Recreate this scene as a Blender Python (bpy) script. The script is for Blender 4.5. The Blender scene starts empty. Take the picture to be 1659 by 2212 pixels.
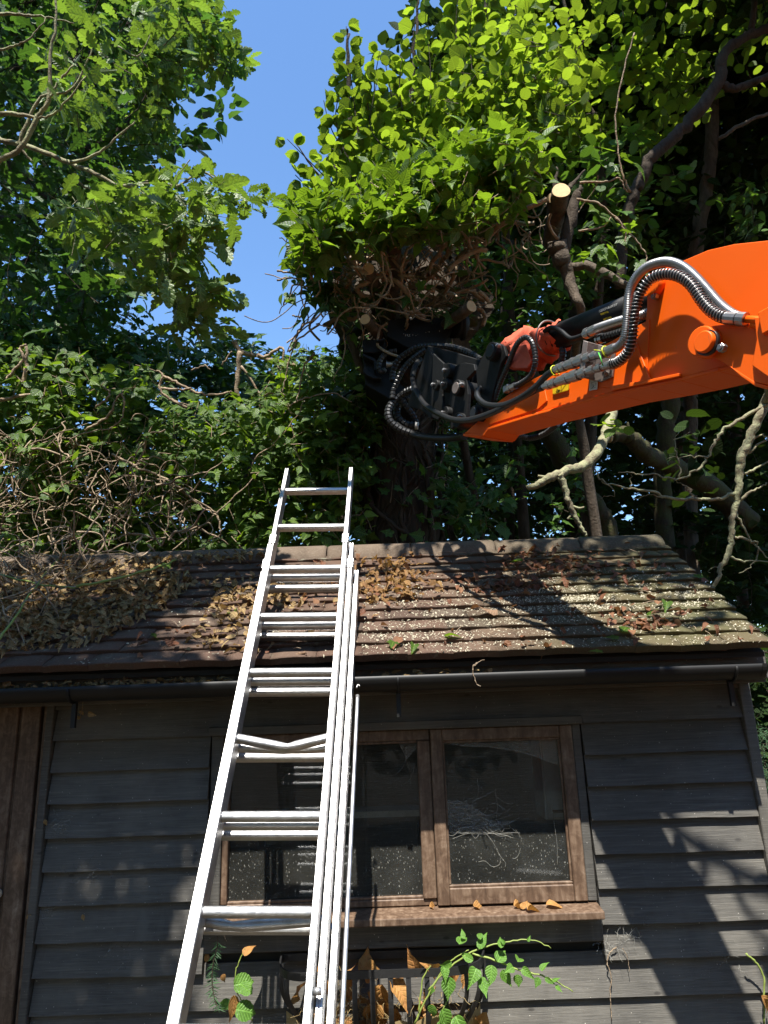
import bpy, bmesh, math, random
import numpy as np
from mathutils import Vector, Matrix

S = bpy.context.scene
COL = S.collection
R = math.radians
EYE = np.array([0.0, 0.0, 1.7])

# ---------------------------------------------------------------- camera
FPX, TH, RO = 1512.0, R(15.5), R(1.9)      # focal length in picture units (1659 x 2212), pitch up, roll
cam_d = bpy.data.cameras.new('camera')
cam = bpy.data.objects.new('camera', cam_d)
COL.objects.link(cam)
cam_d.sensor_fit = 'VERTICAL'
cam_d.sensor_height = 36.0
cam_d.lens = 36.0 * FPX / 2212.0
cam_d.clip_start = 0.05
cam_d.clip_end = 500
_fw = Vector((0, math.cos(TH), math.sin(TH)))
_up = Vector((0, -math.sin(TH), math.cos(TH)))
_rt = Vector((1, 0, 0))
_x = _rt * math.cos(RO) - _up * math.sin(RO)
_y = _rt * math.sin(RO) + _up * math.cos(RO)
_m = Matrix((_x, _y, -_fw)).transposed().to_4x4()
_m.translation = Vector(EYE)
cam.matrix_world = _m
S.camera = cam

# ---------------------------------------------------------------- sky, sun, exposure
TO_SUN = Vector((-0.10, -1.0, 1.89)).normalized()
SUN_EL = math.asin(TO_SUN.z)
world = bpy.data.worlds.new('World')
S.world = world
world.use_nodes = True
_nt = world.node_tree
_bg = _nt.nodes['Background']
_sky = _nt.nodes.new('ShaderNodeTexSky')
_sky.sky_type = 'NISHITA'
_sky.sun_disc = False
_sky.sun_elevation = SUN_EL
_sky.sun_rotation = math.pi
_sky.air_density = 1.5
_sky.dust_density = 0.0
_sky.ozone_density = 10.0
_nt.links.new(_sky.outputs[0], _bg.inputs['Color'])
_bg.inputs['Strength'].default_value = 0.118
sun_d = bpy.data.lights.new('sun', 'SUN')
sun_d.energy = 5.0
sun_d.angle = R(0.53)
sun_d.color = (1.0, 0.955, 0.88)
sun = bpy.data.objects.new('sun', sun_d)
COL.objects.link(sun)
sun.rotation_euler = (-TO_SUN).to_track_quat('-Z', 'Y').to_euler()
sun.location = (0, -3, 9)
S.view_settings.view_transform = 'Standard'
S.view_settings.look = 'None'
S.view_settings.exposure = 1.13
S.view_settings.gamma = 1.0
S.view_settings.use_curve_mapping = False
S.render.engine = 'CYCLES'
cy = S.cycles
cy.use_denoising = True
try:
    cy.denoiser = 'OPENIMAGEDENOISE'
    cy.denoising_input_passes = 'RGB_ALBEDO_NORMAL'
    cy.denoising_prefilter = 'ACCURATE'
except Exception:
    pass
cy.max_bounces = 7
cy.diffuse_bounces = 3
cy.glossy_bounces = 3
cy.transmission_bounces = 5
cy.transparent_max_bounces = 8
cy.caustics_reflective = False
cy.caustics_refractive = False
cy.sample_clamp_indirect = 6.0
cy.use_adaptive_sampling = False

# ---------------------------------------------------------------- picture -> place
def ray(x, y):
    u, v = x - 829.5, y - 1106.0
    c, s = math.cos(RO), math.sin(RO)
    a = (u * c - v * s) / FPX
    b = -(u * s + v * c) / FPX
    return np.array([a, math.cos(TH) - b * math.sin(TH), math.sin(TH) + b * math.cos(TH)])
def P(x, y, z):                 # the point z metres deep along the view axis
    return EYE + ray(x, y) * z
def PY(x, y, Y):                # the point on the plane Y = const
    r = ray(x, y)
    return EYE + r * (Y / r[1])
def PPL(x, y, p0, n):           # the point on the plane through p0 with normal n
    r = ray(x, y)
    return EYE + r * (np.dot(p0 - EYE, n) / np.dot(r, n))

# ---------------------------------------------------------------- objects
def tag(o, label=None, cat=None, group=None, kind=None):
    if label: o['label'] = label
    if cat: o['category'] = cat
    if group: o['group'] = group
    if kind: o['kind'] = kind
    return o
def empty(name, loc, label=None, cat=None, group=None, parent=None):
    o = bpy.data.objects.new(name, None)
    o.empty_display_size = 0.1
    COL.objects.link(o)
    o.location = loc
    tag(o, label, cat, group)
    if parent is not None: attach(o, parent)
    return o
def wloc(o):
    v = Vector(o.location)
    return v if o.parent is None else wloc(o.parent) + v
def attach(o, parent):          # parents are never rotated: world location minus parent's world location
    w = Vector(o.location)
    o.parent = parent
    o.location = w - wloc(parent)
def link(name, me, mat=None, parent=None, loc=(0, 0, 0)):
    o = bpy.data.objects.new(name, me)
    COL.objects.link(o)
    o.location = loc
    if mat is not None and not me.materials: me.materials.append(mat)
    if parent is not None: attach(o, parent)
    return o
def np_mesh(name, verts, polys, smooth=False):
    """verts (n,3); polys list of int arrays (m,k)"""
    me = bpy.data.meshes.new(name)
    verts = np.asarray(verts, dtype=np.float32)
    me.vertices.add(len(verts))
    me.vertices.foreach_set('co', verts.ravel())
    idx = np.concatenate([p.ravel() for p in polys]).astype(np.int32)
    tot = np.concatenate([np.full(len(p), p.shape[1]) for p in polys]).astype(np.int32)
    st = np.concatenate([[0], np.cumsum(tot)[:-1]]).astype(np.int32)
    me.loops.add(len(idx)); me.loops.foreach_set('vertex_index', idx)
    me.polygons.add(len(tot)); me.polygons.foreach_set('loop_start', st)
    try: me.polygons.foreach_set('loop_total', tot)
    except Exception: pass
    if smooth: me.polygons.foreach_set('use_smooth', np.ones(len(tot), dtype=bool))
    me.update(calc_edges=True)
    return me

class MB:
    """collects shapes; build() links them as one mesh whose origin is at its own base"""
    def __init__(s): s.v = []; s.f = []; s.sm = []
    def add(s, vs, fs, smooth=False):
        o = len(s.v)
        s.v.extend([tuple(float(c) for c in v) for v in vs])
        for f in fs: s.f.append([i + o for i in f]); s.sm.append(smooth)
        return s
    def box(s, a, b, ch=0.0):
        (x0, y0, z0), (x1, y1, z1) = a, b
        vs = [(x0,y0,z0),(x1,y0,z0),(x1,y1,z0),(x0,y1,z0),(x0,y0,z1),(x1,y0,z1),(x1,y1,z1),(x0,y1,z1)]
        return s.add(vs, [(0,3,2,1),(4,5,6,7),(0,1,5,4),(1,2,6,5),(2,3,7,6),(3,0,4,7)])
    def obox(s, c, X, Y, Z):        # oriented box, half vectors
        c, X, Y, Z = map(np.asarray, (c, X, Y, Z))
        vs = [c + X*i + Y*j + Z*k for k in (-1,1) for (i,j) in ((-1,-1),(1,-1),(1,1),(-1,1))]
        return s.add(vs, [(0,3,2,1),(4,5,6,7),(0,1,5,4),(1,2,6,5),(2,3,7,6),(3,0,4,7)])
    def prism(s, pts, d):           # polygon (3D) pushed along d
        pts = [np.asarray(p, float) for p in pts]; d = np.asarray(d, float); n = len(pts)
        vs = pts + [p + d for p in pts]
        return s.add(vs, [list(range(n))[::-1], list(range(n, 2*n))] + [(i, (i+1) % n, n+(i+1) % n, n+i) for i in range(n)])
    def tube(s, pts, r, seg=8, caps=True, smooth=True, flat=1.0):
        pts = [np.asarray(p, float) for p in pts]; n = len(pts)
        rs = [r]*n if np.isscalar(r) else list(r)
        T = []
        for i in range(n):
            t = pts[min(i+1, n-1)] - pts[max(i-1, 0)]
            T.append(t / (np.linalg.norm(t) + 1e-9))
        a = np.array([0, 0, 1.0]) if abs(T[0][2]) < 0.9 else np.array([1.0, 0, 0])
        u = np.cross(T[0], a); u /= np.linalg.norm(u)
        vs = []
        for i in range(n):
            u = u - T[i] * np.dot(u, T[i]); u /= (np.linalg.norm(u) + 1e-9)
            w = np.cross(T[i], u)
            for k in range(seg):
                an = 2*math.pi*k/seg
                vs.append(pts[i] + (u*math.cos(an) + w*math.sin(an)*flat) * rs[i])
        fs = [(i*seg+k, i*seg+(k+1) % seg, (i+1)*seg+(k+1) % seg, (i+1)*seg+k) for i in range(n-1) for k in range(seg)]
        s.add(vs, fs, smooth)
        if caps:
            o = len(s.v) - n*seg
            s.f.append([o+k for k in range(seg)][::-1]); s.sm.append(False)
            s.f.append([o+(n-1)*seg+k for k in range(seg)]); s.sm.append(False)
        return s
    def cyl(s, a, b, r, seg=16): return s.tube([a, b], r, seg, True, True)
    def steps(s, a, b, prof, seg=14):   # turned profile [(t, r), ...] from a to b, hard shoulders
        a = np.asarray(a, float); b = np.asarray(b, float)
        return s.tube([a + (b-a)*t for t, _ in prof], [r for _, r in prof], seg, True, False)
    def build(s, name, mat, parent=None, bevel=0, seg=1):
        v = np.array(s.v); lo, hi = v.min(0), v.max(0)
        o3 = np.array([(lo[0]+hi[0])/2, (lo[1]+hi[1])/2, lo[2]])
        me = bpy.data.meshes.new(name)
        me.from_pydata([tuple(p) for p in v - o3], [], s.f)
        me.polygons.foreach_set('use_smooth', np.array(s.sm, dtype=bool))
        me.update()
        o = link(name, me, mat, parent, o3)
        if bevel:
            m = o.modifiers.new('bevel', 'BEVEL'); m.width = bevel; m.segments = seg; m.limit_method = 'ANGLE'; m.angle_limit = R(35)
        return o

def spline(pts, n=8):
    """Catmull-Rom through 3D points"""
    p = [np.asarray(q, float) for q in pts]
    p = [2*p[0]-p[1]] + p + [2*p[-1]-p[-2]]
    out = []
    for i in range(1, len(p)-2):
        for k in range(n):
            t = k/n
            out.append(0.5*((2*p[i]) + (-p[i-1]+p[i+1])*t + (2*p[i-1]-5*p[i]+4*p[i+1]-p[i+2])*t*t + (-p[i-1]+3*p[i]-3*p[i+1]+p[i+2])*t**3))
    out.append(p[-2])
    return out
def resample(pts, step):
    pts = np.array(pts); d = np.r_[0, np.cumsum(np.linalg.norm(np.diff(pts, axis=0), axis=1))]
    n = max(2, int(d[-1]/step)+1); t = np.linspace(0, d[-1], n)
    return [np.array([np.interp(q, d, pts[:, k]) for k in range(3)]) for q in t]

# ---------------------------------------------------------------- materials
class NT:
    def __init__(s, name):
        s.m = bpy.data.materials.new(name); s.m.use_nodes = True
        s.t = s.m.node_tree; s.t.nodes.clear()
        s.out = s.t.nodes.new('ShaderNodeOutputMaterial')
    def n(s, typ, ins=None, **kw):
        nd = s.t.nodes.new('ShaderNode' + typ)
        for k, v in kw.items(): setattr(nd, k, v)
        for k, v in (ins or {}).items(): s.put(nd.inputs[k], v)
        return nd
    def put(s, sock, v):
        if isinstance(v, bpy.types.NodeSocket): s.t.links.new(v, sock)
        elif isinstance(v, bpy.types.Node): s.t.links.new(v.outputs[0], sock)
        else:
            if sock.type == 'RGBA' and len(v) == 3: v = (*v, 1)
            sock.default_value = v
    def math(s, op, a, b=0.0, clamp=False):
        nd = s.n('Math', operation=op, use_clamp=clamp); s.put(nd.inputs[0], a); s.put(nd.inputs[1], b); return nd.outputs[0]
    def mix(s, f, a, b, mode='MIX'):
        nd = s.n('MixRGB', blend_type=mode); s.put(nd.inputs[0], f); s.put(nd.inputs[1], a); s.put(nd.inputs[2], b); return nd.outputs[0]
    def ramp(s, f, stops):
        nd = s.n('ValToRGB'); s.put(nd.inputs[0], f); e = nd.color_ramp.elements
        while len(e) < len(stops): e.new(0.5)
        for q, (p, c) in zip(e, stops):
            q.position = p
            c = (c, c, c) if np.isscalar(c) else c
            q.color = (*c, 1)
        return nd.outputs[0]
    def noise(s, scale, detail=3, rough=0.55, stretch=None, coord='Object', dist=0.0):
        if coord == 'Position': v = s.n('NewGeometry').outputs['Position']
        else: v = s.n('TexCoord').outputs[coord]
        if stretch:
            mp = s.n('Mapping'); s.put(mp.inputs['Vector'], v); mp.inputs['Scale'].default_value = stretch; v = mp.outputs[0]
        nd = s.n('TexNoise'); s.put(nd.inputs['Vector'], v)
        nd.inputs['Scale'].default_value = scale; nd.inputs['Detail'].default_value = detail
        nd.inputs['Roughness'].default_value = rough; nd.inputs['Distortion'].default_value = dist
        return nd.outputs['Fac']
    def bump(s, h, strength=0.3, dist=0.01):
        nd = s.n('Bump'); s.put(nd.inputs['Height'], h); nd.inputs['Strength'].default_value = strength; nd.inputs['Distance'].default_value = dist
        return nd.outputs[0]
    def pbr(s, color, rough=0.6, metal=0.0, normal=None, spec=0.5, coat=0.0):
        b = s.n('BsdfPrincipled')
        s.put(b.inputs['Base Color'], color); s.put(b.inputs['Roughness'], rough); s.put(b.inputs['Metallic'], metal)
        s.put(b.inputs['Specular IOR Level'], spec)
        if coat: b.inputs['Coat Weight'].default_value = coat; b.inputs['Coat Roughness'].default_value = 0.15
        if normal is not None: s.put(b.inputs['Normal'], normal)
        return b.outputs[0]
    def done(s, sh): s.t.links.new(sh, s.out.inputs['Surface']); return s.m

def simple(name, c, rough=0.6, metal=0.0, spec=0.5, var=0.25, scale=30, bump=0.0):
    t = NT(name); f = t.noise(scale, 4)
    col = t.mix(f, tuple(v*(1-var) for v in c), tuple(min(1, v*(1+var)) for v in c))
    nrm = t.bump(t.noise(scale*3, 3), bump, 0.004) if bump else None
    return t.done(t.pbr(col, rough, metal, nrm, spec))

M = {}
def m_black_wood():
    t = NT('black_stained_wood')
    g = t.noise(7, 6, 0.65, (0.9, 4, 26), 'Position', 0.6)
    fine = t.noise(16, 4, 0.6, (1.0, 6, 40), 'Position')
    rnd = t.n('ObjectInfo').outputs['Random']
    col = t.ramp(g, [(0.3, (0.056, 0.053, 0.047)), (0.55, (0.10, 0.094, 0.082)), (0.75, (0.165, 0.154, 0.132))])
    dust = t.ramp(t.noise(2.2, 5, 0.6, None, 'Position'), [(0.45, 0.0), (0.75, 1.0)])
    col = t.mix(t.math('MULTIPLY', dust, 0.5), col, (0.27, 0.25, 0.21))
    kv = t.n('TexVoronoi'); kmp = t.n('Mapping'); t.put(kmp.inputs['Vector'], t.n('NewGeometry').outputs['Position']); kmp.inputs['Scale'].default_value = (1.0, 1, 2.2); t.put(kv.inputs['Vector'], kmp.outputs[0]); kv.inputs['Scale'].default_value = 5.0
    knot = t.ramp(kv.outputs['Distance'], [(0.0, 1.0), (0.045, 0.8), (0.075, 0.0)])
    col = t.mix(t.math('MULTIPLY', knot, 0.7), col, (0.016, 0.013, 0.011))
    run = t.ramp(t.noise(14, 4, 0.6, (1, 1, 0.12), 'Position'), [(0.60, 0.0), (0.78, 0.5)])
    col = t.mix(run, col, (0.17, 0.16, 0.14))
    # specks of sawdust, bird lime and cobweb lint
    vo = t.n('TexVoronoi', feature='F1'); t.put(vo.inputs['Vector'], t.n('NewGeometry').outputs['Position']); vo.inputs['Scale'].default_value = 95
    sp = t.ramp(vo.outputs['Distance'], [(0.0, 1.0), (0.16, 1.0), (0.2, 0.0)])
    gate = t.ramp(t.noise(150, 1, 0.5, None, 'Position'), [(0.63, 0.0), (0.69, 0.8)])
    col = t.mix(t.math('MULTIPLY', sp, gate), col, (0.62, 0.58, 0.50))
    col = t.mix(t.math('MULTIPLY', rnd, 0.3), col, (0.07, 0.067, 0.062))
    return t.done(t.pbr(col, 0.62, 0, t.bump(t.math('ADD', g, fine), 0.35, 0.006), 0.35))
def m_brown_wood():
    t = NT('brown_stained_wood')
    g = t.noise(8, 6, 0.65, (3, 3, 3), 'Position', 1.2)
    f = t.noise(60, 4, 0.6, (1, 1, 0.15), 'Position')
    col = t.ramp(t.math('MULTIPLY', t.math('ADD', g, f), 0.5), [(0.3, (0.05, 0.028, 0.017)), (0.48, (0.12, 0.074, 0.046)), (0.6, (0.20, 0.135, 0.09)), (0.72, (0.33, 0.26, 0.19))])
    return t.done(t.pbr(col, 0.55, 0, t.bump(f, 0.35, 0.004), 0.4))
def m_tile():
    t = NT('plain_clay_tile')
    rnd = t.n('ObjectInfo').outputs['Random']
    pos = t.n('NewGeometry').outputs['Position']
    sx = t.n('SeparateXYZ'); t.put(sx.inputs[0], pos)
    base = t.ramp(rnd, [(0.0, (0.075, 0.046, 0.033)), (0.4, (0.115, 0.064, 0.044)), (0.7, (0.13, 0.079, 0.055)), (1.0, (0.095, 0.071, 0.053))])
    n1 = t.noise(5, 6, 0.65, None, 'Position')
    base = t.mix(t.math('MULTIPLY', n1, 0.5), base, (0.065, 0.05, 0.037))
    # moss and algae grow towards the verge under the trees
    mz = t.n('MapRange'); t.put(mz.inputs['Value'], sx.outputs['X'])
    mz.inputs['From Min'].default_value = 0.15; mz.inputs['From Max'].default_value = 1.1
    mf = t.math('MULTIPLY', mz.outputs[0], t.ramp(t.noise(3.3, 6, 0.7, None, 'Position'), [(0.3, 0.25), (0.6, 1.0)]))
    base = t.mix(t.math('MULTIPLY', mf, 0.85), base, (0.085, 0.084, 0.034))
    grit = t.noise(160, 3, 0.7, None, 'Position')
    base = t.mix(t.ramp(grit, [(0.55, 0.0), (0.75, 0.5)]), base, (0.22, 0.185, 0.14))
    lich = t.ramp(t.noise(22, 5, 0.75, None, 'Position'), [(0.60, 0.0), (0.68, 0.7)])
    base = t.mix(lich, base, (0.21, 0.20, 0.145))
    return t.done(t.pbr(base, 0.85, 0, t.bump(t.math('ADD', grit, n1), 0.5, 0.006), 0.25))
def m_ridge():
    t = NT('ridge_tile_concrete')
    n1 = t.noise(6, 6, 0.65, None, 'Position'); gr = t.noise(140, 3, 0.7, None, 'Position')
    sx = t.n('SeparateXYZ'); t.put(sx.inputs[0], t.n('NewGeometry').outputs['Position'])
    mz = t.n('MapRange'); t.put(mz.inputs['Value'], sx.outputs['X']); mz.inputs['From Min'].default_value = 0.2; mz.inputs['From Max'].default_value = 1.2
    c = t.ramp(n1, [(0.3, (0.085, 0.062, 0.044)), (0.7, (0.18, 0.135, 0.098))])
    c = t.mix(t.math('MULTIPLY', mz.outputs[0], 0.7), c, (0.065, 0.064, 0.036))
    c = t.mix(t.ramp(gr, [(0.5, 0.0), (0.8, 0.5)]), c, (0.28, 0.24, 0.185))
    return t.done(t.pbr(c, 0.88, 0, t.bump(gr, 0.5, 0.004), 0.2))
def m_alu():
    t = NT('aluminium')
    g = t.noise(30, 4, 0.6, (1, 1, 1), 'Position'); f = t.noise(300, 2, 0.6, (0.2, 1, 1), 'Position')
    c = t.ramp(g, [(0.3, (0.45, 0.445, 0.435)), (0.7, (0.64, 0.63, 0.615))])
    c = t.mix(t.ramp(t.noise(55, 5, 0.75, None, 'Position', 0.8), [(0.58, 0.0), (0.70, 0.55)]), c, (0.24, 0.23, 0.21))
    r = t.ramp(t.math('MULTIPLY', t.math('ADD', g, f), 0.5), [(0.3, 0.30), (0.7, 0.52)])
    return t.done(t.pbr(c, r, 0.85, t.bump(f, 0.1, 0.002), 0.5))
def m_orange():
    t = NT('orange_paint')
    n1 = t.noise(4, 5, 0.6, None, 'Position'); sc = t.noise(26, 5, 0.75, None, 'Position', 1.0)
    c = t.mix(n1, (0.88, 0.110, 0.0), (0.95, 0.135, 0.001))
    c = t.mix(t.ramp(sc, [(0.685, 0.0), (0.73, 0.85)]), c, (0.13, 0.045, 0.02))
    scr = t.ramp(t.noise(60, 3, 0.7, (1, 1, 0.12), 'Position', 0.4), [(0.70, 0.0), (0.74, 0.5)])
    c = t.mix(scr, c, (0.45, 0.13, 0.05))
    c = t.mix(t.math('MULTIPLY', t.noise(9, 6, 0.7, None, 'Position'), 0.12), c, (0.62, 0.16, 0.04))
    return t.done(t.pbr(c, t.ramp(n1, [(0.3, 0.40), (0.7, 0.55)]), 0, t.bump(t.noise(220, 2, 0.5, None, 'Position'), 0.05, 0.002), 0.28))
def m_bark(name, a, b, lichen=None, scale=18, stretch=(1, 1, 0.25)):
    t = NT(name)
    n1 = t.noise(scale, 6, 0.7, stretch, 'Position', 0.8); n2 = t.noise(scale*4, 4, 0.6, None, 'Position')
    c = t.mix(t.ramp(n1, [(0.3, 0.0), (0.7, 1.0)]), a, b)
    if lichen: c = t.mix(t.ramp(t.noise(scale*0.7, 5, 0.7, None, 'Position'), [(0.42, 0.0), (0.58, 0.85)]), c, lichen)
    return t.done(t.pbr(c, 0.85, 0, t.bump(t.math('ADD', n1, n2), 0.7, 0.012), 0.2))
def leaf_mat(name, cols, under, trans, tmix=0.42, rough=0.42, spec=0.45, big=0.0):
    t = NT(name)
    g = t.n('NewGeometry')
    rnd = g.outputs['Random Per Island']
    c = t.ramp(rnd, [(i/(len(cols)-1), q) for i, q in enumerate(cols)])
    c = t.mix(t.ramp(t.noise(75, 3, 0.6, None, 'Position'), [(0.35, 0.0), (0.75, 0.6)]), c, tuple(v*0.45 for v in cols[0]))
    uv = t.n('SeparateXYZ'); t.put(uv.inputs[0], t.n('TexCoord').outputs['UV'])
    av = t.math('ABSOLUTE', t.math('SUBTRACT', uv.outputs['Y'], 0.5))
    fr = t.math('ABSOLUTE', t.math('SUBTRACT', t.math('FRACT', t.math('SUBTRACT', t.math('MULTIPLY', uv.outputs['X'], 6.5), t.math('MULTIPLY', av, 5.0))), 0.5))
    vein = t.math('MAXIMUM', t.ramp(fr, [(0.0, 0.9), (0.24, 0.0)]), t.ramp(av, [(0.0, 1.0), (0.05, 0.0)]))
    c = t.mix(t.math('MULTIPLY', vein, 0.6), c, tuple(min(1, v*1.9 + 0.02) for v in cols[-1]))
    blot = t.ramp(t.noise(420, 2, 0.5, None, 'Position'), [(0.66, 0.0), (0.72, 0.6)])
    c = t.mix(blot, c, (0.10, 0.075, 0.03))
    cf = t.mix(g.outputs['Backfacing'], c, t.mix(0.65, c, under))
    nb = t.bump(t.math('ADD', t.math('MULTIPLY', vein, -0.6), t.noise(120, 2, 0.5, None, 'Position')), 0.6, 0.004)
    d = t.pbr(cf, rough, 0, nb, spec)
    tr = t.n('BsdfTranslucent'); t.put(tr.inputs['Normal'], nb); t.put(tr.inputs['Color'], t.mix(t.math('MULTIPLY', vein, 0.45), t.mix(0.75, c, t.mix(rnd, tuple(v*0.38 for v in trans), trans)), tuple(v*0.45 for v in trans)))
    mx = t.n('MixShader'); mx.inputs[0].default_value = tmix; t.put(mx.inputs[1], d); t.put(mx.inputs[2], tr.outputs[0])
    return t.done(mx.outputs[0])
def m_glass():
    t = NT('dirty_window_glass')
    gl = t.n('BsdfGlossy'); gl.inputs['Roughness'].default_value = 0.03; gl.inputs['Color'].default_value = (0.9, 0.93, 0.95, 1)
    tr = t.n('BsdfTransparent'); tr.inputs['Color'].default_value = (0.80, 0.86, 0.84, 1)
    fr = t.n('Fresnel'); fr.inputs['IOR'].default_value = 1.5
    a = t.n('MixShader'); t.put(a.inputs[0], t.math('MULTIPLY', fr.outputs[0], 0.8)); t.put(a.inputs[1], tr.outputs[0]); t.put(a.inputs[2], gl.outputs[0])
    pos = t.n('NewGeometry').outputs['Position']
    # splashes and dust: short vertical runs and specks, thicker low down on the pane
    mp = t.n('Mapping'); t.put(mp.inputs['Vector'], pos); mp.inputs['Scale'].default_value = (1, 1, 0.33)
    vo = t.n('TexVoronoi'); t.put(vo.inputs['Vector'], mp.outputs[0]); vo.inputs['Scale'].default_value = 190
    s1 = t.ramp(vo.outputs['Distance'], [(0.0, 1.0), (0.17, 0.9), (0.24, 0.0)])
    gate = t.ramp(t.noise(95, 2, 0.6, None, 'Position'), [(0.47, 0.0), (0.56, 1.0)])
    vo2 = t.n('TexVoronoi'); t.put(vo2.inputs['Vector'], pos); vo2.inputs['Scale'].default_value = 260
    s2 = t.ramp(vo2.outputs['Distance'], [(0.0, 1.0), (0.2, 0.0)])
    g2 = t.ramp(t.noise(14, 4, 0.6, None, 'Position'), [(0.34, 0.0), (0.62, 1.0)])
    z = t.n('SeparateXYZ'); t.put(z.inputs[0], pos)
    low = t.n('MapRange'); t.put(low.inputs['Value'], z.outputs['Z']); low.inputs['From Min'].default_value = 1.50; low.inputs['From Max'].default_value = 1.02
    low.inputs['To Min'].default_value = 0.25; low.inputs['To Max'].default_value = 1.0
    sp = t.math('ADD', t.math('MULTIPLY', s1, gate), t.math('MULTIPLY', t.math('MULTIPLY', s2, g2), 0.6), True)
    film = t.math('MULTIPLY', t.noise(6, 5, 0.65, None, 'Position'), 0.10)
    f = t.math('ADD', t.math('MULTIPLY', t.math('MULTIPLY', sp, low.outputs[0]), 0.62), film, True)
    df = t.n('BsdfDiffuse'); df.inputs['Color'].default_value = (0.50, 0.50, 0.44, 1)
    b = t.n('MixShader'); t.put(b.inputs[0], f); t.put(b.inputs[1], a.outputs[0]); t.put(b.inputs[2], df.outputs[0])
    return t.done(b.outputs[0])
def m_web():
    t = NT('cobweb')
    tr = t.n('BsdfTransparent'); df = t.n('BsdfDiffuse'); df.inputs['Color'].default_value = (0.55, 0.54, 0.48, 1)
    mx = t.n('MixShader'); mx.inputs[0].default_value = 0.38; t.put(mx.inputs[1], tr.outputs[0]); t.put(mx.inputs[2], df.outputs[0])
    return t.done(mx.outputs[0])
def m_websheet():
    t = NT('cobweb_sheet')
    f = t.ramp(t.noise(55, 4, 0.7, (1, 1, 2.5), 'Position', 1.5), [(0.35, 0.02), (0.75, 0.30)])
    tr = t.n('BsdfTransparent'); df = t.n('BsdfDiffuse'); df.inputs['Color'].default_value = (0.66, 0.65, 0.58, 1)
    mx = t.n('MixShader'); t.put(mx.inputs[0], f); t.put(mx.inputs[1], tr.outputs[0]); t.put(mx.inputs[2], df.outputs[0])
    return t.done(mx.outputs[0])

M['black'] = m_black_wood(); M['brown'] = m_brown_wood(); M['tile'] = m_tile(); M['ridge'] = m_ridge()
M['alu'] = m_alu(); M['orange'] = m_orange(); M['glass'] = m_glass(); M['web'] = m_web(); M['websheet'] = m_websheet()
M['plastic'] = simple('black_gutter_plastic', (0.014, 0.014, 0.0135), 0.48, 0, 0.3, 0.3, 12)
M['blacksteel'] = simple('worn_black_steel', (0.010, 0.0098, 0.0095), 0.55, 0.0, 0.22, 0.6, 14, 0.25)
M['rubber'] = simple('black_rubber_hose', (0.014, 0.014, 0.0145), 0.38, 0, 0.5, 0.3, 40, 0.1)
M['steel'] = simple('zinc_steel', (0.33, 0.32, 0.31), 0.36, 0.85, 0.5, 0.25, 30)
M['bracket'] = simple('rusty_steel_plate', (0.23, 0.19, 0.17), 0.55, 0.5, 0.5, 0.4, 45, 0.2)
M['iron'] = simple('black_painted_iron', (0.02, 0.02, 0.02), 0.45, 0.1, 0.5, 0.4, 60, 0.2)
M['cloth'] = simple('faded_orange_cloth', (0.62, 0.13, 0.075), 0.9, 0, 0.1, 0.22, 60, 0.3)
M['yellow'] = simple('yellow_sticker', (0.80, 0.52, 0.01), 0.5, 0, 0.4, 0.06)
M['white'] = simple('white_sticker', (0.72, 0.70, 0.64), 0.5, 0, 0.4, 0.06)
M['ink'] = simple('black_print', (0.015, 0.014, 0.013), 0.6, 0, 0.3, 0.1)
M['stencil'] = simple('worn_white_print', (0.42, 0.41, 0.38), 0.6, 0, 0.3, 0.3)
M['tie_green'] = simple('green_cable_tie', (0.10, 0.55, 0.08), 0.45)
M['tie_yellow'] = simple('yellow_cable_tie', (0.62, 0.66, 0.03), 0.45)
M['dark'] = simple('dark_interior_board', (0.03, 0.028, 0.025), 0.9)
M['pale'] = simple('pale_grey_board', (0.34, 0.33, 0.30), 0.8)
M['bark'] = m_bark('brown_bark', (0.030, 0.022, 0.015), (0.085, 0.064, 0.045))
M['bark_grey'] = m_bark('grey_brown_bark', (0.055, 0.043, 0.031), (0.16, 0.125, 0.092))
M['bark_moss'] = m_bark('mossy_bark', (0.036, 0.028, 0.018), (0.08, 0.064, 0.037), (0.062, 0.066, 0.022))
M['lichen'] = m_bark('lichen_bark', (0.15, 0.12, 0.08), (0.28, 0.25, 0.16), (0.34, 0.35, 0.20), 26)
M['vine'] = m_bark('dry_vine_bark', (0.18, 0.125, 0.08), (0.46, 0.36, 0.25), None, 22, (1, 1, 1))
M['sawn'] = simple('freshly_sawn_wood', (0.62, 0.44, 0.24), 0.75, 0, 0.2, 0.25, 50, 0.3)
M['greenstem'] = simple('green_stem', (0.22, 0.28, 0.06), 0.55)
M['soil'] = simple('leafy_soil', (0.07, 0.055, 0.035), 0.95, 0, 0.1, 0.5, 3, 0.5)
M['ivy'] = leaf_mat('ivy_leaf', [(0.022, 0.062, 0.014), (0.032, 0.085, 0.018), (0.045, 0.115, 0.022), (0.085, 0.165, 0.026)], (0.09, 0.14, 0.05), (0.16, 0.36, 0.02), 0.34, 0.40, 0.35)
M['ivy_lit'] = leaf_mat('ivy_leaf_sunny', [(0.014, 0.045, 0.010), (0.03, 0.08, 0.013), (0.06, 0.13, 0.016), (0.13, 0.21, 0.024)], (0.11, 0.17, 0.045), (0.36, 0.58, 0.02), 0.46, 0.42, 0.38)  # brighter ivy copy, sunlit look put into the leaf colour
M['hazel'] = leaf_mat('hazel_leaf', [(0.022, 0.062, 0.012), (0.05, 0.115, 0.016), (0.10, 0.18, 0.02), (0.19, 0.27, 0.03)], (0.14, 0.20, 0.05), (0.46, 0.66, 0.03), 0.52, 0.55, 0.3)
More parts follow.
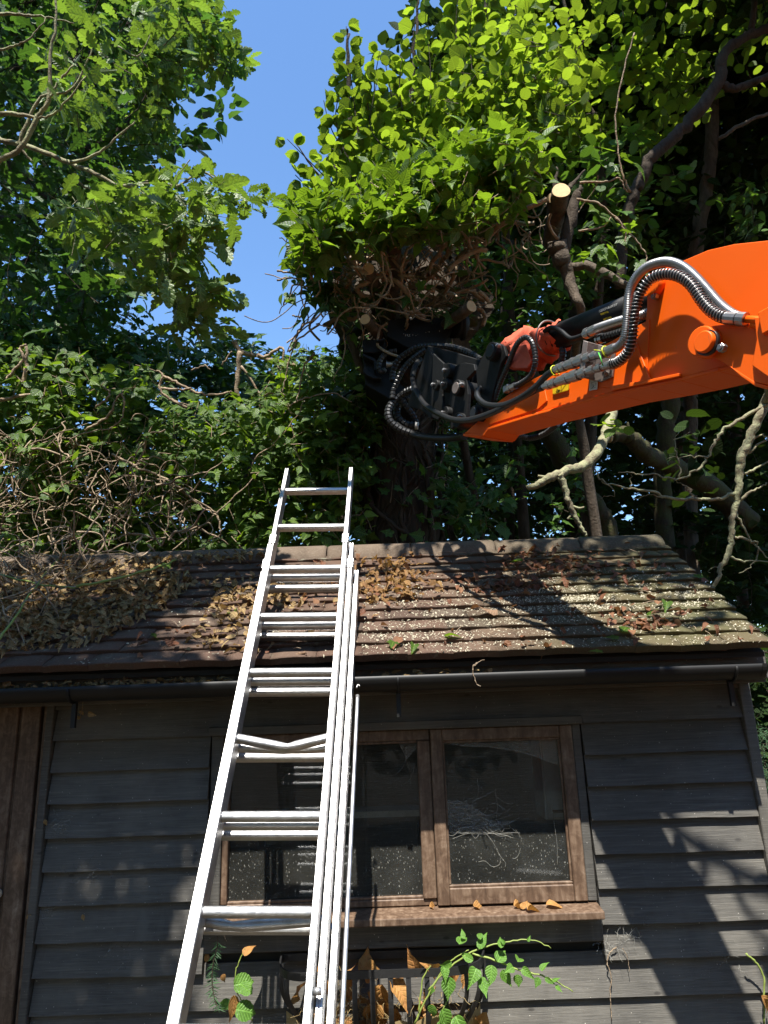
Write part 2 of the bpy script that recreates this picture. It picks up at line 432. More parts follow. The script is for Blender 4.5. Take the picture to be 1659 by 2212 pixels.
M['canopy'] = leaf_mat('canopy_leaf', [(0.03, 0.075, 0.014), (0.05, 0.12, 0.018), (0.075, 0.16, 0.022)], (0.09, 0.14, 0.045), (0.16, 0.32, 0.02), 0.40, 0.5, 0.25)
M['deepshade'] = leaf_mat('shaded_wood_leaf', [(0.007, 0.018, 0.003), (0.012, 0.029, 0.005), (0.022, 0.048, 0.007)], (0.024, 0.04, 0.012), (0.07, 0.13, 0.01), 0.28, 0.65, 0.12)  # leaf colour darkened to stand in for deep woodland shade
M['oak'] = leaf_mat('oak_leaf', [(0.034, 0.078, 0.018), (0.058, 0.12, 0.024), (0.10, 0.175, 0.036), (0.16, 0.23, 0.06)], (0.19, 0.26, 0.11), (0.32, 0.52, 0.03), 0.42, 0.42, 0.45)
M['oakdark'] = leaf_mat('oak_leaf_shaded', [(0.022, 0.055, 0.014), (0.034, 0.08, 0.018), (0.05, 0.115, 0.022)], (0.08, 0.12, 0.05), (0.14, 0.32, 0.025), 0.36, 0.48, 0.4)  # darker copy of the oak leaf, crown shade put into the colour
M['yew'] = leaf_mat('yew_needles', [(0.03, 0.085, 0.035), (0.06, 0.13, 0.05)], (0.1, 0.16, 0.08), (0.1, 0.25, 0.05), 0.2, 0.45)
M['bramble'] = leaf_mat('fresh_green_leaf', [(0.10, 0.24, 0.03), (0.15, 0.31, 0.045)], (0.2, 0.32, 0.1), (0.35, 0.65, 0.06), 0.4, 0.5)
M['dead'] = leaf_mat('dead_leaf', [(0.174, 0.099, 0.043), (0.295, 0.186, 0.078), (0.382, 0.260, 0.113), (0.234, 0.108, 0.043), (0.434, 0.321, 0.147)], (0.42, 0.31, 0.17), (0.5, 0.3, 0.08), 0.25, 0.6, 0.3)
M['deadred'] = leaf_mat('dead_leaf_russet', [(0.120, 0.053, 0.030), (0.195, 0.086, 0.045), (0.270, 0.143, 0.068), (0.165, 0.060, 0.030)], (0.3, 0.2, 0.12), (0.45, 0.2, 0.06), 0.22, 0.6, 0.3)
M['deadorange'] = leaf_mat('dead_leaf_orange', [(0.45, 0.22, 0.06), (0.55, 0.30, 0.09), (0.34, 0.15, 0.05)], (0.5, 0.3, 0.13), (0.65, 0.3, 0.05), 0.3, 0.6, 0.3)
M['deadtan'] = leaf_mat('dead_leaf_tan', [(0.195, 0.105, 0.038), (0.300, 0.180, 0.060), (0.360, 0.232, 0.090), (0.225, 0.098, 0.038)], (0.42, 0.29, 0.15), (0.5, 0.28, 0.06), 0.25, 0.6, 0.3)
M['chips'] = simple('pale_wood_chips', (0.46, 0.42, 0.31), 0.85, 0, 0.2, 0.3, 80)
M['hay'] = simple('dry_hay', (0.36, 0.27, 0.13), 0.9, 0, 0.1, 0.35, 40)

# ================================================================ ground
gx = MB(); gx.add([(-60,-40,0),(60,-40,0),(60,90,0),(-60,90,0)], [(0,1,2,3)])
tag(gx.build('ground', M['soil']), kind='structure')

# ================================================================ shed
E0 = 1.7
YW = 2.87
rng = random.Random(7)
shed = empty('shed', (0, 3.4, 0), 'low black weatherboarded shed with tiled roof and brown window', 'shed')
WX0, WX1 = -0.70, 0.735           # window opening incl. trims
wall = MB()
for a, b in (((-1.315, YW+.02, 0), (WX0+.03, YW+.06, 1.86)), ((WX1-.03, YW+.02, 0), (1.37, YW+.06, 1.86)),
             ((WX0+.03, YW+.02, 0), (WX1-.03, YW+.06, E0-.78)), ((WX0+.03, YW+.02, E0-.07), (WX1-.03, YW+.06, 1.86))): wall.box(a, b)
wall = wall.build('wall', M['dark'], shed)
def board(x0, x1, zb, k):
    zt = zb + .14
    j = rng.uniform(-.0025, .0025); pj = rng.uniform(-.003, .003); tl = rng.uniform(-.003, .003)
    n = 7; vs = []
    for i in range(n):
        x = x0 + (x1-x0)*i/(n-1); w = rng.uniform(-.0018, .0018)
        za = zb + j + tl*(i/(n-1)-.5) + w
        vs += [(x, YW-.034+pj, za), (x, YW-.004+pj, zt), (x, YW+.008, zt), (x, YW+.004+pj, za)]
    fs = [(0,1,2,3), tuple(4*(n-1)+q for q in (3,2,1,0))]
    for i in range(n-1):
        for q in range(4): fs.append((4*i+q, 4*(i+1)+q, 4*(i+1)+(q+1)%4, 4*i+(q+1)%4))
    b = MB(); b.add(vs, fs); return b.build('board', M['black'], wall)
for k in range(-1, 15):
    zb = E0 + .027 - .1158*k
    if zb < 0.02: break
    top = zb + .12 > E0 - .80 and zb < E0 - .085
    if k <= 1: board(-1.31, 1.362, zb, k)
    elif top: board(-1.31, WX0-.004, zb, k); board(WX1+.004, 1.362, zb, k)
    else: board(-1.31, 1.362, zb, k)
# gable end, rear wall, far side (plain weatherboard runs)
for nm, a, b in (('gable_wall', (1.375, YW+.03, 0), (1.405, 3.93, 1.95)), ('rear_wall', (-3.6, 3.90, 0), (1.375, 3.93, 1.95)), ('gable_wall', (-3.63, YW+.03, 0), (-3.6, 3.93, 1.95))):
    MB().box(a, b).build(nm, M['black'], shed)
MB().box((-3.6, YW+.05, .02), (1.37, 3.90, .05)).build('floor_deck', M['dark'], shed)
MB().box((1.363, YW-.043, 0), (1.405, YW+.028, 1.80)).build('corner_board', M['black'], shed, .003)
MB().box((-1.342, YW-.043, 0), (-1.314, YW+.03, 1.80)).build('door_post', M['black'], shed, .003)
fr = MB().box((-1.36, YW-.022, 0), (-1.343, YW+.03, 1.80)).build('door_frame', M['brown'], shed, .002)
MB().box((-1.453, YW-.012, .02), (-1.378, YW+.03, 1.79)).build('jamb_board', M['brown'], fr, .003)
MB().box((-1.3775, YW+.012, .02), (-1.3605, YW+.03, 1.79)).build('gap_shade_strip', M['dark'], fr)  # dark strip standing in for the shade inside the gap
dr = MB().box((-2.22, YW+.005, .03), (-1.459, YW+.035, 1.78)).build('door', M['brown'], shed, .003)
for i in range(5): MB().box((-2.21+.15*i, YW-.007, .05), (-2.21+.15*i+.143, YW+.004, 1.77)).build('plank', M['brown'], dr, .004)
es = MB().tube([(-1.474, YW-.008, E0-.622), (-1.474, YW-.0135, E0-.622)], .0165, 20).build('lock_plate', M['steel'], dr)
MB().box((-1.4765, YW-.0145, E0-.632), (-1.4715, YW-.0137, E0-.617)).build('keyhole', M['ink'], es) if False else None
MB().box((-3.6, YW-.02, 0), (-2.23, YW+.03, 1.8)).build('side_panel', M['black'], shed)
# eaves
MB().box((-3.6, 2.665, 1.755), (1.40, 2.69, 1.855)).build('fascia', M['black'], shed, .002)
MB().box((-3.6, 2.69, 1.742), (1.40, YW+.01, 1.754)).build('soffit', M['black'], shed)
gut = MB(); gc = np.array([0, 2.618, 1.80]); gr = .049
arc = [(gc[1]-gr*math.cos(a), gc[2]-gr*math.sin(a)) for a in np.linspace(0, math.pi, 15)]
inn = [(gc[1]-(gr-.003)*math.cos(a), gc[2]-(gr-.003)*math.sin(a)) for a in np.linspace(math.pi, 0, 15)]
prof = [(arc[0][0]-.003, arc[0][1]+.004)] + arc[1:-1] + [(arc[-1][0], arc[-1][1]+.004)] + [(inn[0][0], inn[0][1]+.004)] + inn[1:-1] + [(inn[-1][0]-.001, inn[-1][1]+.004)]
gx0, gx1 = -3.6, 1.345
vs = [(x, y, z) for x in np.linspace(gx0, gx1, 12) for (y, z) in prof]; n = len(prof)
gut.add(vs, [(i*n+k, i*n+(k+1) % n, (i+1)*n+(k+1) % n, (i+1)*n+k) for i in range(11) for k in range(n)], True)
gut = gut.build('gutter', M['plastic'], shed)
cap = MB(); a2 = [(gc[1]-(gr+.004)*math.cos(a), gc[2]-(gr+.004)*math.sin(a)) for a in np.linspace(0, math.pi, 15)]
cap.prism([(gx1-.012, y, z+.004) for y, z in a2], (.017, 0, 0)); cap.build('end_cap', M['plastic'], gut)
for x in (-2.6, -1.15, 0.03, 1.24):
    b = MB(); b.tube([(x, gc[1]-(gr+.004)*math.cos(a), gc[2]-(gr+.004)*math.sin(a)) for a in np.linspace(.05, math.pi, 12)], .0045, 6)
    b.box((x-.008, 2.63, 1.66), (x+.008, 2.646, 1.752)); b.build('bracket', M['plastic'], gut)

# window
win = empty('window', (0.02, YW, E0-.72), parent=shed)
fz0, fz1 = E0-.712, E0-.092
def wb(name, a, b, m='brown', bev=.003, par=win): return MB().box(a, b).build(name, M[m], par, bev)
wb('head_trim', (WX0-.006, YW-.046, E0-.090), (WX1+.004, YW+.018, E0-.058), 'black')
wb('side_trim', (.700, YW-.018, fz0+.002), (.7335, YW+.018, E0-.0905), 'black')
wb('side_trim', (-.698, YW-.018, fz0+.002), (-.652, YW+.018, E0-.0905), 'black')
# fixed light: head, left stile, bottom rail, mullion
wb('frame_rail', (-.65, YW-.006, E0-.132), (.148, YW+.03, E0-.092))
wb('frame_rail', (-.65, YW-.004, fz0+.001), (.148, YW+.03, E0-.688))
wb('frame_stile', (-.65, YW-.008, E0-.687), (-.628, YW+.03, E0-.133))
wb('mullion', (.098, YW-.012, E0-.687), (.148, YW+.03, E0-.133))
for nm, a, b in (('glazing_bead', (-.627, YW+.000, E0-.6875), (.097, YW+.016, E0-.678)), ('glazing_bead', (-.627, YW, E0-.142), (.097, YW+.016, E0-.133))): wb(nm, a, b, 'brown', .002)
p = MB(); p.add([(-.63, YW+.018, E0-.69), (.10, YW+.018, E0-.69), (.10, YW+.018, E0-.13), (-.63, YW+.018, E0-.13)], [(0,1,2,3)]); p.build('pane', M['glass'], win)
# casement
cas = empty('casement', (.42, YW, fz0), parent=win)
cas.parent = win
CY = YW-.026
wb('stile', (.150, CY, fz0+.004), (.1945, CY+.045, fz1)); wb('stile', (.651, CY, fz0+.004), (.6985, CY+.045, fz1))
wb('rail', (.195, CY+.0015, fz1-.044), (.6505, CY+.045, fz1)); wb('rail', (.195, CY+.0015, fz0+.004), (.6505, CY+.045, fz0+.06))
wb('glazing_bead', (.195, CY+.012, fz0+.0605), (.6505, CY+.024, fz0+.069), 'brown', .002)
wb('glazing_bead', (.195, CY+.012, fz1-.053), (.6505, CY+.024, fz1-.0445), 'brown', .002)
wb('glazing_bead', (.195, CY+.012, fz0+.0695), (.203, CY+.024, fz1-.0535), 'brown', .002)
wb('glazing_bead', (.6425, CY+.012, fz0+.0695), (.6505, CY+.024, fz1-.0535), 'brown', .002)
bpy.data.objects.remove(cas)
p = MB(); p.add([(.19, CY+.027, fz0+.055), (.655, CY+.027, fz0+.055), (.655, CY+.027, fz1-.04), (.19, CY+.027, fz1-.04)], [(0,1,2,3)]); p.build('pane', M['glass'], win)
sl = MB(); x0, x1 = -.705, .733
sl.add([(x0, 2.768, E0-.724), (x1, 2.768, E0-.724), (x1, YW+.02, E0-.7125), (x0, YW+.02, E0-.7125), (x0, 2.768, E0-.750), (x1, 2.768, E0-.750), (x1, YW+.02, E0-.752), (x0, YW+.02, E0-.752)],
       [(0,1,2,3),(4,7,6,5),(0,4,5,1),(1,5,6,2),(2,6,7,3),(3,7,4,0)])
sl.build('sill', M['brown'], win, .004, 2)
wb('apron_board', (-.70, YW-.038, E0-.836), (.737, YW+.016, E0-.7525), 'black', .003)

# roof
PITCH = math.atan2(.585, .865)
EA = np.array([0, 2.585, E0+.150]); SD = np.array([0, math.cos(PITCH), math.sin(PITCH)]); SN = np.array([0, -math.sin(PITCH), math.cos(PITCH)])
SL = 1.045
def on_roof(x, s, h=0.0): return np.array([x, 0, 0]) + EA + SD*s + SN*h
deck = MB()
a, b = on_roof(-3.7, .03, -.022), on_roof(1.375, .03, -.022); c, d = on_roof(1.375, SL+.01, -.022), on_roof(-3.7, SL+.01, -.022)
deck.prism([a, b, c, d], (0, 0, -.018))
rt_, rb_ = on_roof(0, SL+.01, -.022), None
bs = [(-3.7, c[1]+.012, c[2]), (1.375, c[1]+.012, c[2]), (1.375, 3.98, c[2]-.36), (-3.7, 3.98, c[2]-.36)]
deck.prism(bs, (0, 0, -.018))
roof = deck.build('roof', M['dark'], shed)
vers = []
for k in range(5):
    r2 = random.Random(50+k); W2, L2, T2 = .0822, .185, .030
    vs = []; xs = np.linspace(-W2, W2, 5); ss = [-.002, .006, L2*.5, L2]
    for si, s in enumerate(ss):
        for i, x in enumerate(xs):
            camb = .004*(1-(x/W2)**2); rag = (r2.uniform(-.0025, .0025) if si == 0 else 0)
            h = T2*(.86 if si == 0 else 1.0) + camb + r2.uniform(-.0007, .0007)
            vs.append((x + (r2.uniform(-.001, .001) if abs(x) > .08 else 0), s + rag, h))
    nb = len(vs)
    for i, x in enumerate(xs): vs.append((x, .005, .0 + .003*(1-(x/W2)**2)))
    for i, x in enumerate(xs): vs.append((x, L2, 0))
    fs = [(r*5+i, r*5+i+1, (r+1)*5+i+1, (r+1)*5+i) for r in range(3) for i in range(4)]
    fs += [(nb+i, nb+i+1, i+1, i) for i in range(4)]
    fs += [(0, 5, 10, 15, nb+5, nb), (4, nb+4, nb+9, 19, 14, 9)]
    me = bpy.data.meshes.new('tile'); me.from_pydata(vs, [], fs); me.polygons.foreach_set('use_smooth', [i < 12 for i in range(len(fs))]); me.materials.append(M['tile']); vers.append(me)
GA = .0922
for cidx in range(11):
    off = 0 if cidx % 2 == 0 else .0825
    i = 0; x = 1.385 - .0815 + (0.0 if off == 0 else -.0)
    xr = 1.388
    first = True
    while xr > -2.7:
        wdt = .165 if not (first and off) else .0825*1.0 + .0
        sc = 1.0 if wdt > .1 else .5
        xc = xr - wdt/2
        s = cidx*GA + rng.uniform(-.003, .003)
        p = on_roof(xc, s, .004 + rng.uniform(0, .003))
        o = bpy.data.objects.new('tile', vers[rng.randrange(5)]); COL.objects.link(o)
        o.location = p; o.rotation_euler = (PITCH - R(9.5) + R(rng.uniform(-.8, .8)), R(rng.uniform(-.6, .6)), R(rng.uniform(-.5, .5)))
        o.scale = (sc*1.0, 1, 1)
        attach(o, roof)
        xr -= wdt; first = False
# the rest of the courses beyond the left edge, where nothing is seen
far = MB(); far.prism([on_roof(-3.7, 0, 0), on_roof(xr, 0, 0), on_roof(xr, SL, .02), on_roof(-3.7, SL, .02)], SN*.012)
tag(far.build('tile_run', M['tile'], roof), kind='stuff')
bk = MB(); bk.prism([tuple(np.array(q)+np.array([0,0,.006])) for q in bs], (0, .006, .015)); tag(bk.build('rear_tiles', M['tile'], roof), kind='stuff')
# ridge tiles
rc = on_roof(0, SL, 0); RYc, RZc = rc[1]+.006, rc[2]-.062
def ridge_mesh(seed, L):
    r2 = random.Random(seed); vs = []; A = np.linspace(-.12, math.pi+.12, 15)
    for x in (-L/2, -L/2+.012, 0, L/2-.012, L/2):
        e = .004 if abs(x) > L/2-.005 else 0
        for a in A:
            rr = .112 - e + r2.uniform(-.0012, .0012)
            vs.append((x, -rr*math.cos(a)*1.02, rr*(abs(math.sin(a))**.8)*(1 if math.sin(a) >= 0 else -1)*1.02))
    for x in (-L/2, L/2):
        for a in A: vs.append((x, -.098*math.cos(a), .098*math.sin(a)))
    n = len(A); fs = [(i*n+k, (i+1)*n+k, (i+1)*n+k+1, i*n+k+1) for i in range(4) for k in range(n-1)]
    fs += [(k, k+1, 5*n+k+1, 5*n+k) for k in range(n-1)] + [(4*n+k, 6*n+k, 6*n+k+1, 4*n+k+1) for k in range(n-1)]
    me = bpy.data.meshes.new('ridge_tile'); me.from_pydata(vs, [], fs); me.polygons.foreach_set('use_smooth', [True]*len(fs)); me.materials.append(M['ridge']); return me
x = 1.372
for k in range(9):
    L = .415; o = bpy.data.objects.new('ridge_tile', ridge_mesh(k, L-.006)); COL.objects.link(o)
    o.location = (x-L/2, RYc, RZc+rng.uniform(-.002, .002)); o.rotation_euler = (0, R(rng.uniform(-.35, .35)), R(rng.uniform(-.3, .3))); attach(o, roof); x -= L
# shelf, and a pale panel where a grey rectangle shows behind the glass
sh = MB().box((-.62, 3.25, E0-.46), (.16, 3.42, E0-.435)).build('shelf_board', M['pale'])
tag(sh, 'pale shelf board fixed across the dark shed interior behind the left pane', 'shelf')
MBc = MB().box((-.62, 3.255, .05), (-.58, 3.41, E0-.4601)).build('upright', M['dark'], sh); MB().box((.10, 3.255, .05), (.14, 3.41, E0-.4601)).build('upright', M['dark'], sh)
cb = empty('pale_panel', (.74, 3.2, E0-.52), 'tall pale grey cupboard inside the shed behind the right hand casement', 'panel')
MB().box((.62, 3.10, E0-.47), (.90, 3.30, E0+.04)).build('panel_body', M['pale'], cb, .003)
MB().box((.625, 3.088, E0-.462), (.895, 3.099, E0+.03)).build('panel_front', M['pale'], cb, .003)
MB().box((.645, 3.076, E0-.44), (.70, 3.0878, E0-.43)).build('panel_bar', M['dark'], cb)

# ================================================================ ladder
LU = np.array([.008, .1442, .2045]); LSTEP = np.linalg.norm(LU); LU = LU/LSTEP; LSTEP = .2505
LN = np.array([0, .2045, -.1442]); LN /= np.linalg.norm(LN)       # away from the climber
LX = np.cross(LN, LU); LX /= np.linalg.norm(LX)
if LX[0] < 0: LX = -LX
L5 = np.array([-.329, 2.4175, E0+.119])       # centre of the fifth rung of the front section
def lad(dx, k, dn=0.0): return L5 + LX*dx + LU*(5-k)*LSTEP + LN*dn
ladder = empty('extension_ladder', lad(0, 12.9, .05)*np.array([1,1,0]), 'triple aluminium extension ladder with a bent rung leaning on the gutter', 'ladder')
def stile(side, half, kt, kb, dn):
    """box section stile with two grooves along its face"""
    b = MB(); a = lad(0, kb, dn); e = lad(0, kt, dn)
    X = LX*side
    pr = [(.0,-.032),(.026,-.032),(.026,.032),(.018,.032),(.018,.027),(.022,.024),(.022,-.024),(.0,-.028)]
    pr = [(.0,-.029),(.002,-.032),(.006,-.032),(.0075,-.0285),(.0105,-.0285),(.012,-.032),(.016,-.032),(.018,-.029),(.018,.030),(.0,.030)]
    ring = lambda o: [o + X*(half+x) + LN*y for x, y in pr]
    n = len(pr); N = 14
    vs = []
    for i in range(N): vs += ring(a + (e-a)*i/(N-1))
    fs = [(i*n+k, i*n+(k+1) % n, (i+1)*n+(k+1) % n, (i+1)*n+k) for i in range(N-1) for k in range(n)] + [list(range(n)), [(N-1)*n+k for k in range(n)][::-1]]
    b.add(vs, fs); return b.build('stile', M['alu'], ladder)
def rung(k, half, dn, bend=0.0, at=0.6):
    b = MB(); n = 14; N = 15; vs = []
    pr = []
    for q in range(n):
        a = 2*math.pi*q/n; cx, sy = math.cos(a), math.sin(a)
        pr.append((math.copysign(abs(cx)**.55, cx)*.0155, math.copysign(abs(sy)**.55, sy)*.0125*(1 if q % 2 else .93)))
    for i in range(N):
        t = i/(N-1); x = -half + 2*half*t
        d = bend*(1-abs(t-at)/(at if t < at else 1-at)) if bend else 0
        pin = 1 - (.35*math.exp(-((t-at)/.05)**2) if bend else 0)
        c = lad(x, k, dn) - LU*d
        for u, v in pr: vs.append(c + LU*(v*pin) + LN*u)
    b.add(vs, [(i*n+q, i*n+(q+1) % n, (i+1)*n+(q+1) % n, (i+1)*n+q) for i in range(N-1) for q in range(n)], True)
    return b.build('rung', M['alu'], ladder)
for sec, (half, kt, kb, dn, ko, r0) in enumerate(((.139, .46, 13.2, 0, 0, 1), (.1605, 2.32, 13.35, .048, 0, 3), (.182, 2.72, 13.5, .108, 0, 3))):
    for sd in (-1, 1): stile(sd, half, kt, kb, dn)
    for k in range(r0, 13):
        bend, at = 0, .6
        if sec == 0 and k == 6: bend, at = .034, .56
        if sec == 1 and k == 8: bend, at = .016, .30
        if sec == 1 and k == 6: bend, at = .010, .6
        rung(k, half+.004, dn, bend, at)
for half, k, dn in ((.139, 2.42, .004), (.1605, 2.80, .052)):
    for sd in (-1, 1):
        c = lad(sd*(half+.009), k, dn); b = MB()
        b.obox(c - LN*.036, LX*.0135, LU*.026, LN*.0025); b.obox(c + LX*sd*.0115, LX*.002, LU*.026, LN*.036)
        b.obox(c - LN*.039, LX*.0125, LU*.0045, LN*.0015); b.obox(c - LN*.039 - LU*.016, LX*.0125, LU*.004, LN*.0015)
        b.build('guide_bracket', M['alu'], ladder, .0015)
sb = MB(); q = [lad(.214, 5.0, .135), lad(.2155, 5.25, .135), lad(.2155, 7.9, .135), lad(.214, 9.1, .135), lad(.205, 9.75, .12)]
sb.tube(spline(q, 5), [.0035]*3+[.0065]*13+[.0035]*5, 8, flat=.8); sb.build('side_bar', M['alu'], ladder)
for k in (8.7, 9.0):
    MB().cyl(lad(.157, k, -.012), lad(.176, k, -.012), .009, 12).build('stop_bolt', M['alu'], ladder)
hk = MB()
hk.tube(spline([lad(.210, 4.86, .135), lad(.215, 4.8, .135), lad(.222, 4.83, .135)], 4), .003, 6); hk.build('hook', M['steel'], ladder)
MB().obox(lad(-.155, 13.32, 0), LX*.02, LU*.05, LN*.036).build('foot', M['rubber'], ladder); MB().obox(lad(.155, 13.32, 0), LX*.02, LU*.05, LN*.036).build('foot', M['rubber'], ladder)

# ================================================================ excavator arm with grapple
AA, AB = P(1010, 945, 2.95), P(1659, 820, 1.75)
AE = (AB - AA) * np.array([1, 1, 0]); AE /= np.linalg.norm(AE)
AN = np.array([AE[1], -AE[0], 0.0])
if np.dot(AN, EYE - AA) < 0: AN = -AN          # sideways, towards the viewer
AW = .148                                      # the dipper is a 150 mm box
def A(x, y, off=0.0): return PPL(x, y, AA + AN*off, AN)
mach = empty('excavator_arm', AB + AE*1.3 - np.array([0, 0, AB[2]]), 'orange excavator arm with black grapple head clamped on the ivy trunk', 'excavator')
# dipper: two side plates, bottom plate, top plate
side = [(1003,936),(1030,912),(1046,893),(1078,866),(1108,845),(1153,818),(1215,788),(1276,759),(1305,744),(1350,722),(1394,701),(1397,668),(1398,630),(1410,596),(1425,584),(1444,575),(1475,563),(1529,540),(1585,527),(1659,519),(1740,517),(1740,752),(1659,772),(1557,794),(1475,815),(1410,829),(1330,845),(1208,878),(1163,890),(1056,923),(1045,940)]
dip = MB()
for off in (0.0, -AW+.012):
    dip.prism([A(x, y) + AN*off for x, y in side], -AN*.012)
dip = dip.build('dipper', M['orange'], mach, .0025, 2)
def strip(name, pts, off0, off1, th, mat='orange', par=None, bev=.002):
    """plate across the box following an edge of the side plate"""
    b = MB()
    q = [A(x, y) for x, y in pts]
    for i in range(len(q)-1):
        t = q[i+1]-q[i]; t /= np.linalg.norm(t); d = np.cross(AN, t); d *= (1 if d[2] > 0 else -1)
        b.prism([q[i]+AN*off0, q[i+1]+AN*off0, q[i+1]+AN*off1, q[i]+AN*off1], -d*th)
    return b.build(name, M[mat], par or mach, bev)
strip('bottom_plate', [(1003,937),(1045,939),(1056,924),(1163,891),(1208,879),(1330,846),(1410,830),(1475,816),(1557,795),(1740,754)], .006, -AW-.004, .010, par=dip)
strip('top_plate', [(1046,896),(1078,870),(1108,850),(1153,824),(1276,765),(1350,728),(1394,709)], -.013, -AW+.013, .010, par=dip)
strip('top_plate', [(1400,700),(1402,632),(1414,600),(1428,589),(1475,569),(1529,547),(1585,534),(1740,524)], -.013, -AW+.013, .010, par=dip)
# doubler seam: a second skin welded on the front half of the side plate
dbl = MB(); dbl.prism([A(x, y) + AN*.0005 for x, y in [(1050,905),(1082,874),(1110,852),(1165,823),(1178,838),(1184,866),(1164,884),(1060,917)]], AN*.004)
dbl.build('doubler_plate', M['orange'], dip, .0015)
dbl = MB(); dbl.prism([A(x, y) + AN*.0005 for x, y in [(1405,690),(1358,716),(1305,749),(1330,764),(1326,815),(1300,826),(1300,838),(1330,840),(1408,824),(1400,800)]], AN*.0035)
dbl.build('doubler_plate', M['orange'], dip, .0012)
rib = MB(); rib.prism([A(x, y) + AN*.001 for x, y in [(1372,742),(1378,740),(1411,826),(1405,829)]], AN*.008); rib.build('weld_rib', M['orange'], dip, .001)
tail = MB(); tail.prism([A(x, y) + AN*.0045 for x, y in [(1325,836),(1410,822),(1476,808),(1475,815),(1410,829),(1330,845)]], AN*.012); tail.build('lower_lip', M['orange'], dip, .0015)
# welded ram lug at the top of the plate with bolt
lug = MB(); c = A(1414, 618, .008); lug.cyl(c - AN*.016, c + AN*.020, .034, 24); lug.build('ram_lug', M['orange'], dip)
def bolt(x, y, off, r=.011, par=None, d=None):
    c = A(x, y, off); d = AN if d is None else d
    b = MB(); b.tube([c - d*.006, c + d*.010], r, 6, True, False); b.tube([c + d*.010, c + d*.014], r*.6, 10)
    return b.build('bolt', M['steel'], par or mach, .001)
bolt(1416, 640, .012, .011)
# boom fork and pin in front of the dipper
fork = MB(); fork.prism([A(x, y, .028) for x, y in [(1512,748),(1514,730),(1526,715),(1548,706),(1602,700),(1659,704),(1760,708),(1760,860),(1659,832),(1632,826),(1600,806),(1560,779),(1524,768)]], AN*.014)
fork.prism([A(x, y, .043) for x, y in [(1548,706),(1602,700),(1659,704),(1760,708),(1760,714),(1659,711),(1602,707),(1552,712)]], -AN*.24)
fork.prism([A(x, y, -.20) for x, y in [(1512,748),(1526,715),(1548,706),(1602,700),(1760,708),(1760,860),(1632,826),(1560,779)]], AN*.014)
fork.prism([A(x, y, .043) for x, y in [(1565,782),(1604,808),(1634,827),(1760,858),(1760,866),(1630,834),(1600,814)]], -AN*.24)
fork = fork.build('boom_fork', M['orange'], mach, .002, 2)
boss = MB(); c = A(1537, 744, .03); boss.tube([c, c + AN*.045], .041, 28); boss.build('pin_boss', M['orange'], fork, .004, 2)
pin = MB(); c2 = A(1530, 741, .07); pin.tube([c2, c2 + AN*.022], .029, 24); pin.build('pivot_pin', M['orange'], fork, .003)
ring = MB(); ring.tube([c2 - AN*.004, c2 + AN*.008], .0335, 24); ring.build('grease_ring', M['rubber'], fork)
bolt(1510, 747, .060, .012, fork, -AE); bolt(1561, 752, .075, .012, fork)
post = MB(); post.prism([A(x, y, .046) for x, y in [(1645,690),(1690,690),(1690,830),(1640,795),(1650,740)]], AN*.03); post.build('hose_clamp_post', M['orange'], fork, .003)
# boom running back to the machine, out of the picture
bm = MB(); e0 = A(1755, 780); e1 = e0 + AE*1.9 + np.array([0, 0, -.75])
for k in (0,): 
    u = np.array([0, 0, .16]); bm.prism([e0 - u*.9, e0 + u*.55, e1 + u*1.2, e1 - u*1.2], -AN*.22)
bm.build('boom', M['orange'], mach, .006, 2)
bs_ = MB(); bs_.tube([e1*np.array([1,1,0]) + [0,0,.55] - AN*.11, e1*np.array([1,1,0]) + [0,0,1.1] - AN*.11], .55, 28); bs_.obox(e1*np.array([1,1,0]) + [0,0,1.3] - AN*.11 + AE*.5, AE*.9, AN*.8, [0,0,.28]); bs_.build('slew_body', M['orange'], mach, .02)
tr_ = MB()
for q in (-.62, .62): tr_.obox(e1*np.array([1,1,0]) + [0,0,.3] - AN*.11 + AN*q, AE*1.1, AN*.2, [0,0,.3])
tr_.build('tracks', M['rubber'], mach, .05, 2)

# bucket ram
r0, r1 = A(1196, 730, -.055), A(1420, 645, -.055)
ram = MB(); ram.tube([r0, r1], .0455, 28); ram = ram.build('ram_barrel', M['blacksteel'], mach)
rod = A(1062, 772, -.055); MB().cyl(rod, r0, .024, 18).build('ram_rod', M['steel'], mach)
D_ = (r1-r0)/np.linalg.norm(r1-r0)
wr = MB(); N = 26; K = 26; vs = []; rw = random.Random(3)
ph = [rw.uniform(0, 6.28) for _ in range(8)]
ua = np.cross(D_, [0, 0, 1]); ua /= np.linalg.norm(ua); wa = np.cross(ua, D_)
w0, w1 = A(1098, 762, -.055), A(1214, 722, -.055)
for i in range(N):
    t = i/(N-1); c = w0 + (w1-w0)*t - np.array([0, 0, .014*math.sin(t*math.pi)])
    base = .052 + .022*math.sin(math.pi*min(1, t*1.25))*(1 - .35*t) + (.010*math.sin(t*34+ph[0])*(t > .55))
    if t > .84: base = .053 + .006*math.sin(t*60)
    for k in range(K):
        a = 2*math.pi*k/K
        rr = base*(1 + .13*math.sin(3*a+ph[1]+t*5) + .09*math.sin(5*a-ph[2]+t*11) + .06*math.sin(9*a+ph[3]-t*16) + .035*math.sin(14*a+t*31) + .12*max(0, -math.sin(a))*math.sin(math.pi*t))
        vs.append(c + (ua*math.cos(a) + wa*math.sin(a))*rr + D_*.012*math.sin(4*a+ph[4])*(1 if i in (0, N-1) else .5))
wr.add(vs, [(i*K+k, i*K+(k+1) % K, (i+1)*K+(k+1) % K, (i+1)*K+k) for i in range(N-1) for k in range(K)], True)
wr = wr.build('cloth_wrap', M['cloth'], mach)
fl = MB(); q = [A(1090,735,.0), A(1104,752,.012), A(1101,790,.02), A(1112,796,.02), A(1140,796,.016), A(1150,780,.012), A(1138,745,.015)]
